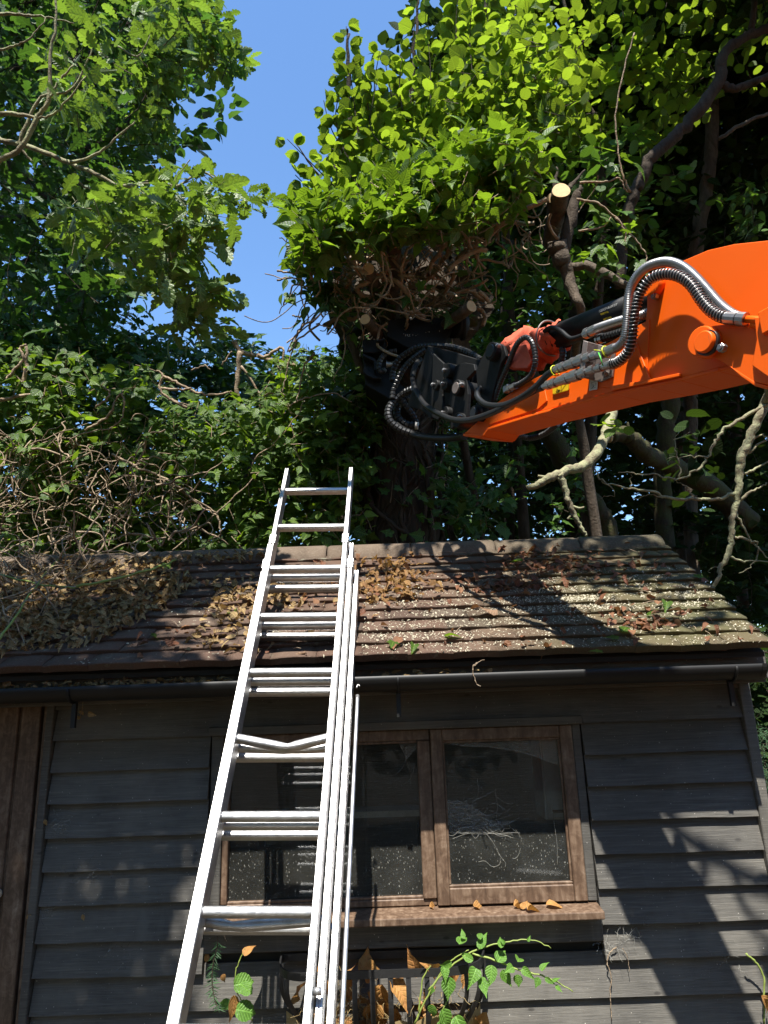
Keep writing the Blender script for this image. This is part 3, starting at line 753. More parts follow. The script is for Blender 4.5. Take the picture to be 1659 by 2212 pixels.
fl.prism(q, AN*.004); fl.build('cloth_flap', M['cloth'], wr, .002)
st = MB(); cst = w0 + (w1-w0)*.80
st.tube([cst + (ua*math.cos(a) + wa*math.sin(a))*.066 + D_*.003*math.sin(3*a) for a in np.linspace(0, 6.283, 25)], .0035, 6, False); st.build('tie_band', M['bracket'], wr)
# number stencilled on the ram, data plate without its code
def flat_text(name, body, origin, X, Y, size, mat, par):
    cu = bpy.data.curves.new(name, 'FONT'); cu.body = body; cu.size = size; cu.extrude = .0002; cu.resolution_u = 1
    o = bpy.data.objects.new(name, cu); COL.objects.link(o)
    dg = bpy.context.evaluated_depsgraph_get(); me = bpy.data.meshes.new_from_object(o.evaluated_get(dg))
    bpy.data.objects.remove(o)
    v = np.empty(len(me.vertices)*3, dtype=np.float32); me.vertices.foreach_get('co', v); v = v.reshape(-1, 3)
    X = np.asarray(X)/np.linalg.norm(X); Y = np.asarray(Y)/np.linalg.norm(Y); Z = np.cross(X, Y)
    w = np.outer(v[:, 0], X) + np.outer(v[:, 1], Y) + np.outer(v[:, 2], Z)
    me.vertices.foreach_set('co', w.astype(np.float32).ravel()); me.update()
    me.materials.clear(); me.materials.append(mat)
    return link(name, me, None, par, origin)
toE = -AN*0 + (EYE - (r0+r1)/2); toE -= D_*np.dot(toE, D_); toE /= np.linalg.norm(toE)
upR = np.cross(toE, D_); upR *= (1 if upR[2] > 0 else -1)
def on_ram(x, y, lift): 
    p = A(x, y, 0.0); q = r0 + D_*np.dot(p-r0, D_); s = np.dot(p-q, upR); s = max(-.03, min(.03, s))
    h = math.sqrt(max(0, .0455**2-s*s)); return q + upR*s + toE*(h+lift)
o = on_ram(1290, 676, .0012); n2 = (on_ram(1290,676,.02)-o); Yt = upR - toE*.55
flat_text('serial_number', '12ESSF-R60U3Y', on_ram(1289, 677, .002), D_, upR - toE*.6, .0125, M['stencil'], ram)
pl_ = [on_ram(1292,679,.0012), on_ram(1309,673.5,.0012), on_ram(1313,690,.0012), on_ram(1296,696,.0012)]
tg = MB(); tg.add(pl_ + [on_ram(1302.5,693,.0013), on_ram(1300.5,676,.0013)], [(0,5,4,3),(5,1,2,4)]); tg = tg.build('data_plate', M['yellow'], ram)
ln = MB()
for k in range(5):
    a = on_ram(1304+.9*k*.2, 678+2.9*k, .0022); ln.obox(a, D_*(.0045 if k % 2 else .0060), upR*.0007, toE*.0001)
ln.build('print_lines', M['ink'], tg)

# couplers and their bulkhead bracket
bk_ = MB(); bk_.prism([A(x, y, .006) for x, y in [(1282,741),(1308,748),(1332,762),(1326,815),(1300,826),(1271,818)]], AN*.008)
bk_.prism([A(x, y, .014) for x, y in [(1282,741),(1292,744),(1283,822),(1271,818)]], AN*.045)
bk_ = bk_.build('hose_bracket', M['bracket'], mach, .0015)
bolt(1310, 808, .014, .011, bk_); 
def coupler(x0, y0, x1, y1, off):
    a, b = A(x0, y0, off), A(x1, y1, off); m = MB()
    k = .0165
    prof = [(0,.7),(.10,.7),(.10,1.0),(.16,1.0),(.16,.86),(.20,.86),(.20,1.06),(.28,1.06),(.28,.8),(.33,.8),(.33,1.02),(.45,1.02),(.45,1.2),(.52,1.2),(.52,1.05),(.60,1.05),(.60,1.25),(.72,1.25),(.72,.95),(.76,.95),(.76,1.1),(.86,1.1),(.86,.75),(.92,.75),(.92,.9),(1,.9)]
    m.steps(a, b, [(t, r*k) for t, r in prof], 12)
    return m.build('coupler', M['steel'], mach)
coupler(1196, 800, 1290, 766, .048); coupler(1172, 836, 1284, 797, .048)
def fitting(x0, y0, x1, y1, off, r=.0135):
    a, b = A(x0, y0, off), A(x1, y1, off); m = MB()
    m.steps(a, b, [(0, r*.8), (.15, r*.8), (.15, r*1.15), (.4, r*1.15), (.4, r*.85), (.5, r*.85), (.5, r*1.05), (1, r*1.05)], 12); return m.build('hose_fitting', M['steel'], mach)
fitting(1290, 768, 1330, 751, .048, .015); fitting(1286, 797, 1322, 786, .048, .0125)
def hose(name, pts, offs, r, mat='rubber', kind='plain', pitch=.012, fixed=None):
    if pts is not None and np.isscalar(offs): offs = [offs]*len(pts)
    q = [A(x, y, o) for (x, y), o in zip(pts, offs)] if fixed is None else fixed
    sp = resample(spline(q, 8), .006 if kind != 'spring' else .0018)
    b = MB()
    if kind == 'plain': b.tube(sp, r, 10)
    elif kind == 'spiral':       # flat spiral wrap: radius steps with a groove every pitch
        L = 0; rs = []
        sp = resample(spline(q, 8), pitch/5)
        rs = [r*(1.0 if (i % 5) else .80) for i in range(len(sp))]
        b.tube(sp, rs, 10, True, False)
    elif kind == 'spring':       # close wound steel guard
        rs = [r*(1.0 if (i % 3) != 0 else .80) for i in range(len(sp))]
        b.tube(sp, rs, 12)
    o = b.build(name, M[mat], mach)
    return o, sp
hose('spring_guard_hose', [(1326,753),(1338,747),(1350,729),(1355,684),(1359,635),(1373,601),(1398,577),(1433,566),(1461,570),(1489,587),(1520,618),(1552,655),(1580,678),(1604,688)], [.048,.05,.055,.06,.062,.062,.06,.055,.05,.045,.042,.04,.04,.042], .0145, 'steel', 'spring')
h2 = [(1318,787),(1334,783),(1355,763),(1365,734),(1370,684),(1379,644),(1395,613),(1415,597),(1444,592),(1472,599),(1495,617),(1515,647),(1534,669),(1554,682),(1572,687)]
o2 = [.048,.05,.058,.066,.078,.08,.08,.075,.07,.066,.062,.06,.06,.06,.06]
hs, sp = hose('wire_guard_hose', h2, o2, .0125, 'rubber', 'plain')
q = resample(sp, .0012); hel = []
T = np.gradient(np.array(q), axis=0)
L = 0
for i, c in enumerate(q):
    t = T[i]/np.linalg.norm(T[i]); u = np.cross(t, AN); u /= np.linalg.norm(u); w = np.cross(t, u)
    an = 2*math.pi*i*.0012/.0105
    hel.append(c + (u*math.cos(an) + w*math.sin(an))*.0158)
hb = MB(); hb.tube(hel, .0016, 4, False); hb.build('wire_guard', M['steel'], hs)
m = MB(); a, b = A(1568,687,.06), A(1612,690,.055); m.steps(a, b, [(0,.0165),(.55,.0165),(.55,.0125),(.62,.0125),(.62,.018),(1,.018)], 12); m.build('hose_fitting', M['steel'], mach)
m = MB(); m.tube([A(1608,689.5,.055), A(1640,691,.055), A(1760,690,.055)], .0095, 10); m.tube([A(1625,700,.05), A(1640,702,.05), A(1760,702,.05)], .0095, 10); m.build('steel_pipe', M['orange'], mach)
MB().obox(A(1668,694,.07), AE*.02, AN*.02, [0,0,.03]).build('pipe_clamp', M['orange'], mach, .003); bolt(1663, 676, .08, .010, None, np.array([0,0,1.0]))
# ram supply pipe and hoses above the dipper
hose('ram_pipe', [(1176,716),(1186,709),(1198,708),(1213,716),(1228,729),(1240,731),(1266,722)], .012, .0085, 'blacksteel')
fitting(1262, 723, 1290, 710, .012, .016)
hose('spring_guard_hose', [(1286,712),(1305,705),(1340,694),(1375,685),(1402,676)], [.012,.012,.008,-.0,-.02], .0165, 'steel', 'spring')
hose('ram_hose', [(1300,731),(1335,721),(1400,700)], [-.02,-.025,-.03], .015, 'rubber', 'spiral')
fitting(1290, 734, 1304, 730, -.02, .016)
# front auxiliary hoses running to the head
hose('auxiliary_hose', [(1198,800),(1180,812),(1155,838),(1120,862),(1085,876),(1054,875),(1038,866),(1031,854),(1034,842),(1041,838)], [.048,.05,.06,.07,.075,.075,.07,.06,.03,.01], .0125)
hose('auxiliary_hose', [(1174,836),(1150,846),(1110,868),(1060,893),(1014,907),(978,906),(949,894),(920,876),(903,852),(893,828),(892,805),(897,790),(906,783)], [.048,.05,.065,.08,.09,.09,.08,.06,.03,0,-.05,-.09,-.12], .0125)
hose('spiral_wrapped_hose', [(1068,865),(1080,830),(1098,788),(1112,752),(1124,735),(1138,729),(1150,741),(1156,765),(1155,790),(1146,812),(1128,826),(1112,834)], [.0,.01,.03,.045,.05,.05,.05,.045,.04,.03,.02,.015], .0105, 'rubber', 'spiral', .012)
fitting(1096, 842, 1114, 833, .015, .0125); MB().obox(A(1097,840,.012), AE*.016, AN*.013, [0,0,.013]).build('hose_block', M['steel'], mach, .002)
hose('spiral_wrapped_hose', [(1214,752),(1216,765),(1212,785)], -.05, .0125, 'rubber', 'spiral')
hose('auxiliary_hose', [(1065,905),(1100,930),(1140,946),(1175,938),(1205,915)], [-.2,-.22,-.24,-.24,-.22], .0125, 'rubber', 'spiral')
for x, y, c, l in ((1199,801,'tie_yellow',.03), (1310,760,'tie_yellow',.02)):
    cc = A(x, y, .048); m = MB(); m.tube([cc + (AN*math.cos(a) + np.array([0,0,1.0])*math.sin(a))*.019 for a in np.linspace(0, 6.283, 13)], .0022, 5, False)
    m.tube([cc + np.array([0,0,-.015]), A(x-4, y+9, .07)] if x < 1250 else [cc + AN*.016, A(x-27, y-4, .075)], .0018, 5); m.build('cable_tie', M[c], mach)
m = MB(); m.tube([A(1293,762,.07), A(1297,772,.075), A(1302,790,.07)], .002, 5); m.build('cable_tie', M['tie_green'], mach)
# stickers on the side plate
def sticker(name, pts, mat): 
    b = MB(); b.prism([A(x, y, .0048) for x, y in pts], AN*.0006); return b.build(name, M[mat], mach)
s1 = sticker('warning_sticker', [(1194,835.5),(1230,827),(1229,841),(1226,844),(1197,852),(1194,850)], 'yellow')
def ink(par, polys, off=.0058):
    b = MB()
    for p in polys: b.prism([A(x, y, off) for x, y in p], AN*.0003)
    b.build('print', M['ink'], par)
def stroke(x0, y0, x1, y1, w=.5):
    dx, dy = x1-x0, y1-y0; l = math.hypot(dx, dy); nx, ny = -dy/l*w/2, dx/l*w/2
    return [(x0+nx, y0+ny), (x1+nx, y1+ny), (x1-nx, y1-ny), (x0-nx, y0-ny)]
ink(s1, [stroke(1196,850,1228,842,.3), stroke(1228,842,1228.5,829,.3), stroke(1212,833,1211.5,847,.3), stroke(1212.5,844.5,1212.8,833,.5), stroke(1212.5,844.5,1222,831,.5),
         stroke(1201,846,1204,843,1.0), stroke(1202,848,1207,844.5,1.0), stroke(1206,847.5,1209,844,1.0), stroke(1204,841.5,1208,843.5,1.0), stroke(1205,843,1209,842,1.2), [(1209,842.5),(1210,842),(1210.5,843.2),(1209.5,843.6)], stroke(1203.5,836,1203,841,.5), [(1202.2,840.5),(1204,840.2),(1203,842.2)]])
s2 = sticker('white_sticker', [(1274,820),(1291.5,824),(1290,841),(1273,844.5)], 'white')
ink(s2, [stroke(1276,840,1287,836.5,.5), stroke(1276.5,840,1277.5,827,.5), stroke(1277.5,827,1288,823.5,.5), stroke(1286,826,1285.5,834,.4), stroke(1285.7,830,1288.5,829.4,.4), stroke(1281,829,1281,835,.9), stroke(1279,838,1283.5,833,.8), stroke(1274.5,842.2,1276,841.8,.5)])

# linkage between dipper nose and head
def Z1(x, y): return (783.1 + x*.1953, 675.1 + y*.1953)
def zplate(b, pts, off, th): b.prism([A(*Z1(x, y), off) for x, y in pts], -AN*th)
def boss1(b, x, y, off, r, th, seg=22): c = A(*Z1(x, y), off); b.tube([c, c - AN*th], r, seg)
lk = MB()
hl = [(1370,400),(1400,350),(1480,330),(1560,365),(1590,480),(1530,570),(1470,780),(1430,940),(1395,1090),(1310,1140),(1210,1225),(1180,1110),(1230,1050),(1285,960),(1262,760),(1255,640),(1300,540)]
zplate(lk, hl, .02, .016); zplate(lk, hl, -.155, .016)
lk = lk.build('tipping_link', M['blacksteel'], mach, .003, 2)
for x, y, r in ((1412, 425, .037), (1224, 1108, .030)):
    b = MB(); boss1(b, x, y, .05, r, .215); b.build('link_pin', M['blacksteel'], lk, .004, 2)
    b = MB(); boss1(b, x-6, y-2, .054, r*.72, .01); b.build('pin_cap', M['rubber'], lk, .002)
bolt(*Z1(1500, 375), .035, .012, lk); bolt(*Z1(1265, 1140), .036, .009, lk)
nk = MB(); n1 = [(965,1110),(960,650),(985,620),(1060,570),(1130,552),(1230,570),(1245,640),(1150,740),(1165,900),(1150,1150),(1090,1200),(975,1290),(960,1230)]
zplate(nk, n1, -.005, .018); zplate(nk, n1, -.15, .018); nk = nk.build('nose_bracket', M['blacksteel'], mach, .003, 2)
for x, y, r in ((1030, 830, .036), (1040, 1190, .034)):
    b = MB(); boss1(b, x, y, .022, r, .20); b.build('link_pin', M['blacksteel'], nk, .004, 2)
b = MB(); boss1(b, 1024, 832, .026, .025, .006); b.build('pin_cap', M['bracket'], nk, .001)
bolt(*Z1(1098, 800), .02, .012, nk); bolt(*Z1(1080, 1150), .02, .010, nk)
# adapter: two upright cheek plates with bosses, hung between nose and head
ad = MB()
c1 = [(780,450),(850,520),(895,560),(890,760),(880,900),(895,1100),(830,1190),(770,1160),(760,900)]
zplate(ad, c1, .005, .014); zplate(ad, c1, -.14, .014)
ad = ad.build('adapter_cheek', M['blacksteel'], mach, .003, 2)
for x, y, r in ((905, 790, .028), (925, 640, .034), (905, 1110, .03), (800, 800, .024)):
    b = MB(); boss1(b, x, y, .02, r, .19); b.build('adapter_boss', M['blacksteel'], ad, .004, 2)
    bolt(*Z1(x-14, y), .022, .010, ad)
bp = MB(); q = [A(*Z1(x, y), -.06) for x, y in [(720,372),(640,600),(560,820),(490,1035),(640,1075),(690,1110),(760,1180),(775,1100),(750,800),(790,500)]]
bp.prism(q, -AN*.02); bp = bp.build('mounting_plate', M['blacksteel'], mach, .003)
bp2 = MB(); q = [A(*Z1(x, y), -.10) for x, y in [(720,365),(900,405),(1290,520),(1270,700),(1180,1000),(800,1050),(700,1000)]]
bp2.prism(q, -AN*.02); bp2.build('rear_plate', M['blacksteel'], mach, .003)
# grapple head body, set against the trunk
HY = 3.60
def H(x, y, Y=HY): return PY(*Z1(x, y), Y)
hd = MB()
hd.prism([H(*p) for p in [(265,262),(515,398),(920,330),(1005,175),(1010,70),(600,40),(290,80)]], (0, .25, 0))
hd.prism([H(*p) for p in [(0,300),(240,290),(270,360),(240,420),(120,450),(0,440)]], (0, .25, 0))
hd.prism([H(*p) for p in [(0,455),(160,520),(270,560),(380,760),(520,860),(560,1000),(300,960),(200,900),(30,800)]], (0, .30, 0))
hd = hd.build('grapple_body', M['blacksteel'], mach, .006, 2)
hs_ = MB(); a, b = H(900, 130, HY+.1), H(1130, 120, HY+.12)
hs_.tube([H(990,120,HY-.01), H(1090,118,HY+.02)], .085, 22); hs_.tube([H(1085,118,HY+.02), H(1135,117,HY+.02)], .10, 22); hs_.build('rotator', M['blacksteel'], mach, .004)
for pts in ([(30,560),(60,640),(140,700),(210,715),(200,735),(120,730),(40,690),(5,650)], [(0,445),(140,505),(155,530),(150,640),(130,640),(125,540),(0,480)], [(150,300),(240,282),(240,305),(150,320)]):
    b = MB(); b.prism([H(*p, HY-.05) for p in pts], (0, .04, 0)); b.build('grapple_frame', M['blacksteel'], mach, .003)
b = MB(); b.steps(H(262,575,HY-.06), H(360,570,HY-.06), [(0,.02),(.15,.02),(.15,.016),(1,.016)], 14); b.build('cylinder_rod', M['steel'], mach)
# curved grab tines closing round the trunk
TC = np.array([.10, 4.25])
for k, (zz, sgn) in enumerate(((3.78, 1), (3.60, -1), (4.02, -1))):
    b = MB(); aa = np.linspace(-1.75, -1.75 + sgn*2.6, 14)
    b.tube([np.array([TC[0]+.33*math.cos(a), TC[1]+.33*math.sin(a), zz]) for a in aa], [.045]*10 + [.04,.03,.022,.012], 8, flat=.5); b.build('grab_tine', M['blacksteel'], mach)
fr1 = [(x*1.0, y) for x, y in ((458,232),(478,250),(500,240),(520,262),(560,250),(605,243))]
b = MB(); rs = random.Random(5)
for x, y, w, h in ((455,235,6,9),(478,252,8,22),(498,250,7,22),(520,248,9,18),(516,264,26,4),(556,248,6,18),(590,256,14,4),(612,244,4,4),(700,222,12,5),(726,214,7,7),(740,214,9,14),(852,205,9,18)):
    p = H(x, y, HY-.0015); k = .1953*3.6/1512
    b.obox(p, [w*k/2, 0, 0], [0, .0006, 0], [w*k*.12, 0, h*k/2])
b.build('worn_lettering', M['stencil'], hd)
def hhose(pts, Ys, r=.019, kind='spiral', name='spiral_wrapped_hose'):
    if np.isscalar(Ys): Ys = [Ys]*len(pts)
    return hose(name, None, 0, r, 'rubber', kind, .022, [H(x, y, Y) for (x, y), Y in zip(pts, Ys)])
hhose([(330,960),(345,860),(400,720),(470,600),(570,500),(700,410)], [3.42,3.42,3.40,3.38,3.36,3.34], .0165)
hhose([(330,760),(340,640),(400,520),(520,430),(620,385),(720,372),(850,372),(1000,388),(1130,425),(1220,470),(1310,530)], [3.50,3.50,3.46,3.42,3.38,3.34,3.30,3.26,3.22,3.18,3.14], .018)
hhose([(380,425),(320,430),(250,460),(200,520),(180,590),(195,640),(225,655),(245,620)], 3.52, .016)
hhose([(560,845),(480,880),(400,935),(330,1000),(285,1080),(290,1170),(340,1240),(430,1300),(540,1340)], [3.38,3.42,3.44,3.44,3.43,3.42,3.42,3.42,3.42], .021)
hhose([(500,930),(420,1000),(380,1060),(385,1140),(430,1200),(500,1240),(590,1250)], [3.50]*7, .021)
hhose([(350,1230),(450,1300),(600,1360),(800,1385),(1000,1385),(1130,1365)], [3.5,3.45,3.4,3.3,3.2,3.1], .019, 'plain', 'auxiliary_hose')
hhose([(420,960),(500,1060),(560,1150),(600,1250)], [3.45,3.47,3.5,3.52], .018)
hhose([(640,520),(600,560),(570,640),(556,720)], [3.30,3.26,3.22,3.18], .0135, 'plain', 'auxiliary_hose')
b = MB(); b.cyl(H(580,1250,3.45), H(618,1254,3.45), .02, 12); b.build('hose_end', M['white'], mach)

# ================================================================ foliage tools
rg = np.random.default_rng(11)
def unit(v): return v / (np.linalg.norm(v, axis=-1, keepdims=True) + 1e-9)
LEAF = {
 'hazel': [(0,0,.03),(.07,.02,.20),(.17,.13,.34),(.22,.20,.35),(.33,.30,.44),(.39,.37,.43),(.50,.48,.47),(.57,.56,.44),(.68,.67,.44),(.75,.75,.36),(.84,.84,.31),(.9,.9,.17),(1.03,1.03,0)],
 'oak': [(0,0,.02),(.08,.08,.04),(.16,.155,.12),(.22,.235,.13),(.27,.28,.06),(.34,.33,.20),(.41,.43,.22),(.46,.47,.11),(.52,.51,.28),(.60,.63,.30),(.66,.67,.17),(.72,.72,.25),(.80,.83,.24),(.85,.86,.15),(.9,.91,.17),(.97,.98,.12),(1.01,1.01,.04)],
 'ivy': [(0,0,.02),(.03,-.12,.20),(.10,-.02,.40),(.20,.13,.37),(.28,.22,.37),(.38,.38,.57),(.48,.50,.30),(.66,.66,.22),(.84,.84,.12),(1.05,1.05,0)],
 'ovate': [(0,0,.04),(.10,.07,.24),(.25,.24,.36),(.45,.45,.36),(.65,.65,.24),(.82,.82,.11),(1.06,1.06,0)],
 'low': [(0,0,.05),(.22,.2,.30),(.5,.5,.36),(.78,.78,.2),(1,1,0)],
 'oaklow': [(0,0,.03),(.2,.22,.17),(.3,.3,.08),(.5,.54,.32),(.62,.64,.16),(.8,.83,.26),(1,1,.04)],
 'chip': [(0,0,.12),(.5,.5,.26),(1,1,.08)],
 'needle': [(0,0,.05),(.5,.5,.07),(1,1,0)],
}
def template(kind, fold=.22, curl=.18):
    st = LEAF[kind]; v = []; f = []
    for tm, te, w in st:
        z = -curl*tm*tm
        v += [(tm, 0, z), (te, w, z + fold*w - .35*w*w), (te, -w, z + fold*w - .35*w*w)]
    for i in range(len(st)-1):
        a, b = 3*i, 3*i+3
        f += [(a, b, b+1, a+1), (a, a+2, b+2, b)]
    return np.array(v, float), np.array(f)
def leaves(name, kind, pos, nrm, dirs, size, mat, parent=None, fold=.22, curl=.18, rag=.0):
    v, f = template(kind, fold, curl); n = len(pos)
    Z = unit(nrm); X = unit(dirs - Z*np.sum(dirs*Z, 1, keepdims=True)); Y = np.cross(Z, X)
    cz = rg.uniform(-.2, 2.8, n); wy = rg.uniform(.72, 1.15, n)
    s = np.broadcast_to(size, (n,))
    V = pos[:, None, :] + s[:, None, None]*(v[None, :, 0:1]*X[:, None, :] + (v[None, :, 1:2]*wy[:, None, None])*Y[:, None, :] + (v[None, :, 2:3]*cz[:, None, None])*Z[:, None, :])
    if rag: V = V + rg.normal(0, 1, V.shape)*rag*s[:, None, None]
    F = (f[None] + (np.arange(n)*len(v))[:, None, None]).reshape(-1, 4)
    me = np_mesh(name, V.reshape(-1, 3), [F], True)
    uvv = np.stack([v[:, 0], .5 + np.sign(v[:, 1])*np.abs(v[:, 1])], 1)
    uvl = me.uv_layers.new(name='UVMap'); uvl.data.foreach_set('uv', np.tile(uvv[f.ravel()], (n, 1)).astype(np.float32).ravel())
    return tag(link(name, me, mat, parent), kind='stuff')
def twigs(name, p0, p1, r0, r1, mat, parent=None, bend=.0):
    """many thin three-sided twigs in one mesh"""
    n = len(p0); T = unit(p1-p0); a = np.where(np.abs(T[:, 2:3]) < .9, np.array([[0, 0, 1.0]]), np.array([[1.0, 0, 0]]))
    U = unit(np.cross(T, a)); W = np.cross(T, U); mid = (p0+p1)/2 + rg.normal(0, 1, p0.shape)*bend
    rings = []
    for c, r in ((p0, r0), (mid, (np.asarray(r0)+np.asarray(r1))/2), (p1, r1)):
        r = np.broadcast_to(r, (n,))[:, None]
        for k in range(3):
            an = 2*math.pi*k/3; rings.append(c + (U*math.cos(an) + W*math.sin(an))*r)
    V = np.stack(rings, 1)
    f = np.array([(3*i+k, 3*i+(k+1) % 3, 3*i+3+(k+1) % 3, 3*i+3+k) for i in range(2) for k in range(3)])
    F = (f[None] + (np.arange(n)*9)[:, None, None]).reshape(-1, 4)
    return tag(link(name, np_mesh(name, V.reshape(-1, 3), [F], True), mat, parent), kind='stuff')
def in_poly(pts, poly):
    x, y = pts[:, 0], pts[:, 1]; r = np.zeros(len(pts), bool); j = len(poly)-1
    for i in range(len(poly)):
        xi, yi = poly[i]; xj, yj = poly[j]
        r ^= ((yi > y) != (yj > y)) & (x < (xj-xi)*(y-yi)/((yj-yi) + 1e-9) + xi); j = i
    return r
def in_region(poly, n):
    poly = np.array(poly, float); lo, hi = poly.min(0), poly.max(0); out = []
    while sum(map(len, out)) < n:
        p = rg.uniform(lo, hi, (n*3, 2)); out.append(p[in_poly(p, poly)])
    return np.concatenate(out)[:n]
def deep(poly, n, z0, z1):
    p = in_region(poly, n); z = rg.uniform(z0, z1, n)
    return np.array([P(x, y, d) for (x, y), d in zip(p, z)])
def blob(c, r, n, shell=.0):
    d = unit(rg.normal(0, 1, (n, 3))); q = rg.uniform(shell, 1, (n, 1))**(1/3.0)
    return np.array(c) + d*q*np.array(r)
def sprays(centers, axes, per, length, size, up=(0, -.25, 1), jit=.55, droop=.25, spread=.9):
    n = len(centers); axes = unit(axes)
    t = (np.arange(per)+.5)/per
    base = centers[:, None, :] + axes[:, None, :]*((t-.45)[None, :, None]*length)
    a = np.cross(axes, np.array([0.1, 0.2, 1.0])); a = unit(a)
    sgn = np.where(np.arange(per) % 2, 1, -1)[None, :, None]
    out = axes[:, None, :]*.55 + a[:, None, :]*sgn*spread + rg.normal(0, .35, (n, per, 3)) + np.array([0, 0, -droop])
    out = unit(out)
    sz = size*rg.uniform(.42, 1.22, (n, per))
    pos = base + out*sz[..., None]*.35
    nr = np.array(up)[None, None, :] + rg.normal(0, jit, (n, per, 3))
    return pos.reshape(-1, 3), nr.reshape(-1, 3), out.reshape(-1, 3), sz.reshape(-1), centers - axes*length*.5, centers + axes*length*.5
def crown(parent, kind, centers, axes, per, length, size, mat, tw=.003, twmat='bark', up=(0, -.25, 1), jit=.55, droop=.25, fold=.22, curl=.18, twig=True):
    p, n, d, s, a, b = sprays(centers, axes, per, length, size, up, jit, droop)
    leaves('foliage', kind, p, n, d, s, M[mat], parent, fold, curl)
    if twig: twigs('twig_work', a, b, tw, tw*.4, M[twmat], parent, length*.06)
def limb(name, pts, rad, mat, parent=None, seg=9, wob=.0, step=None):
    q = spline(pts, 6); n = len(q)
    rr = np.interp(np.linspace(0, 1, n), np.linspace(0, 1, len(rad)), rad) if not np.isscalar(rad) else [rad]*n
    if wob:
        q = [c + rg.normal(0, wob, 3) for c in q]; rr = [r*rg.uniform(.93, 1.09) for r in rr]
    return MB().tube(q, list(rr), seg).build(name, M[mat], parent)
def LD(pts, z): 
    zz = [z]*len(pts) if np.isscalar(z) else z
    return [P(x, y, d) for (x, y), d in zip(pts, zz)]
def randdir(n, bias=(0, 0, 0)): return unit(rg.normal(0, 1, (n, 3)) + np.array(bias))

# ================================================================ oak on the left: boughs in view, crown overhead
oak = empty('oak_tree', (-3.4, 2.2, 0), 'oak tree whose pale lichened twigs and lobed leaves reach into the sky', 'tree')
limb('trunk', [(-3.4, 2.2, 0), (-3.35, 2.25, 1.6), (-3.3, 2.2, 3.4), (-3.1, 2.0, 5.5), (-2.9, 1.6, 8.2)], [.30, .25, .22, .17, .08], 'bark_moss', oak, 14, .008)
OB = 3.3
b0 = np.array([-3.32, 2.25, 2.6])
limb('limb', [b0, (-2.4, 2.6, 3.0)] + LD([(-60,290),(0,302),(70,320),(150,352),(195,370),(262,402),(330,393),(385,402),(440,372),(500,420),(575,440)], [3.5,3.45,3.4,3.35,3.3,3.3,3.3,3.35,3.4,3.4,3.5]), [.05,.03,.015,.013,.012,.011,.0105,.009,.008,.006,.005,.004,.003], 'lichen', oak, 8, .002)
for pts, z, r in (([(150,352),(205,335),(262,290),(292,262)], 3.3, [0.0084,0.0066,0.0048,0.0030]),
                  ([(-40,380),(0,345),(45,320),(82,250),(105,215),(108,120),(120,60),(118,-40)], 3.2, [0.0144,0.0132,0.0120,0.0108,0.0096,0.0078,0.0060,0.0048]),
                  ([(45,320),(48,290),(90,210),(150,195),(190,130),(200,90)], 3.25, [0.0108,0.0090,0.0072,0.0054,0.0036,0.0024]),
                  ([(-40,250),(30,245),(90,255),(130,235),(185,165)], 3.2, [0.0120,0.0096,0.0060,0.0048,0.0030]),
                  ([(-30,40),(10,30),(60,32),(105,38),(160,50)], 3.3, [0.0096,0.0078,0.0060,0.0048,0.0024]),
                  ([(-20,110),(30,100),(62,85),(100,40)], 3.2, [0.0060,0.0054,0.0042,0.0024]),
                  ([(290,402),(310,440),(330,490),(350,520),(370,560)], 3.3, [0.0054,0.0048,0.0042,0.0030,0.0018]),
                  ([(160,370),(178,400),(215,420),(235,460),(258,500)], 3.35, [0.0060,0.0048,0.0042,0.0030,0.0018]),
                  ([(45,320),(60,340),(72,350)], 3.2, [0.0072,0.0048,0.0030]), ([(105,215),(125,180),(160,140)], 3.2, [0.0072,0.0054,0.0036]),
                  ([(440,372),(470,385),(500,430),(520,450)], 3.4, [0.0042,0.0036,0.0024,0.0018]), ([(255,100),(300,120),(330,60)], 3.5, [0.0048,0.0036,0.0024])):
    limb('branch', LD(pts, z), r, 'lichen', oak, 7, .002)
pa = [(120,450),(160,430),(220,430),(300,395),(380,380),(430,365),(480,385),(490,430),(455,470),(470,520),(440,560),(450,640),(410,670),(370,650),(330,610),(250,580),(180,540),(130,500)]
c = np.concatenate([deep(pa, 88, 2.8, 3.6), deep([(380,640),(450,590),(480,690),(430,730),(370,700)], 14, 3.0, 3.5)])
crown(oak, 'oak', c, randdir(len(c), (.4, -.3, -.2)), 7, .16, .112, 'oak', .0025, 'lichen', (.0, -.05, .9), .6, .35)
c = deep([(490,405),(520,395),(560,425),(555,440),(510,440)], 7, 3.4, 3.6)
crown(oak, 'oak', c, randdir(len(c), (.9, 0, 0)), 6, .15, .09, 'oak', .0022, 'lichen', (.0, -.05, .9), .6, .4)
c = deep([(90,60),(180,20),(330,-20),(430,-20),(410,60),(330,100),(250,180),(205,270),(130,260),(90,180)], 28, 3.1, 3.9)
crown(oak, 'oak', c, randdir(len(c), (.4, -.3, -.2)), 7, .17, .105, 'oak', .0025, 'bark', (.0, .05, .9), .55, .3)
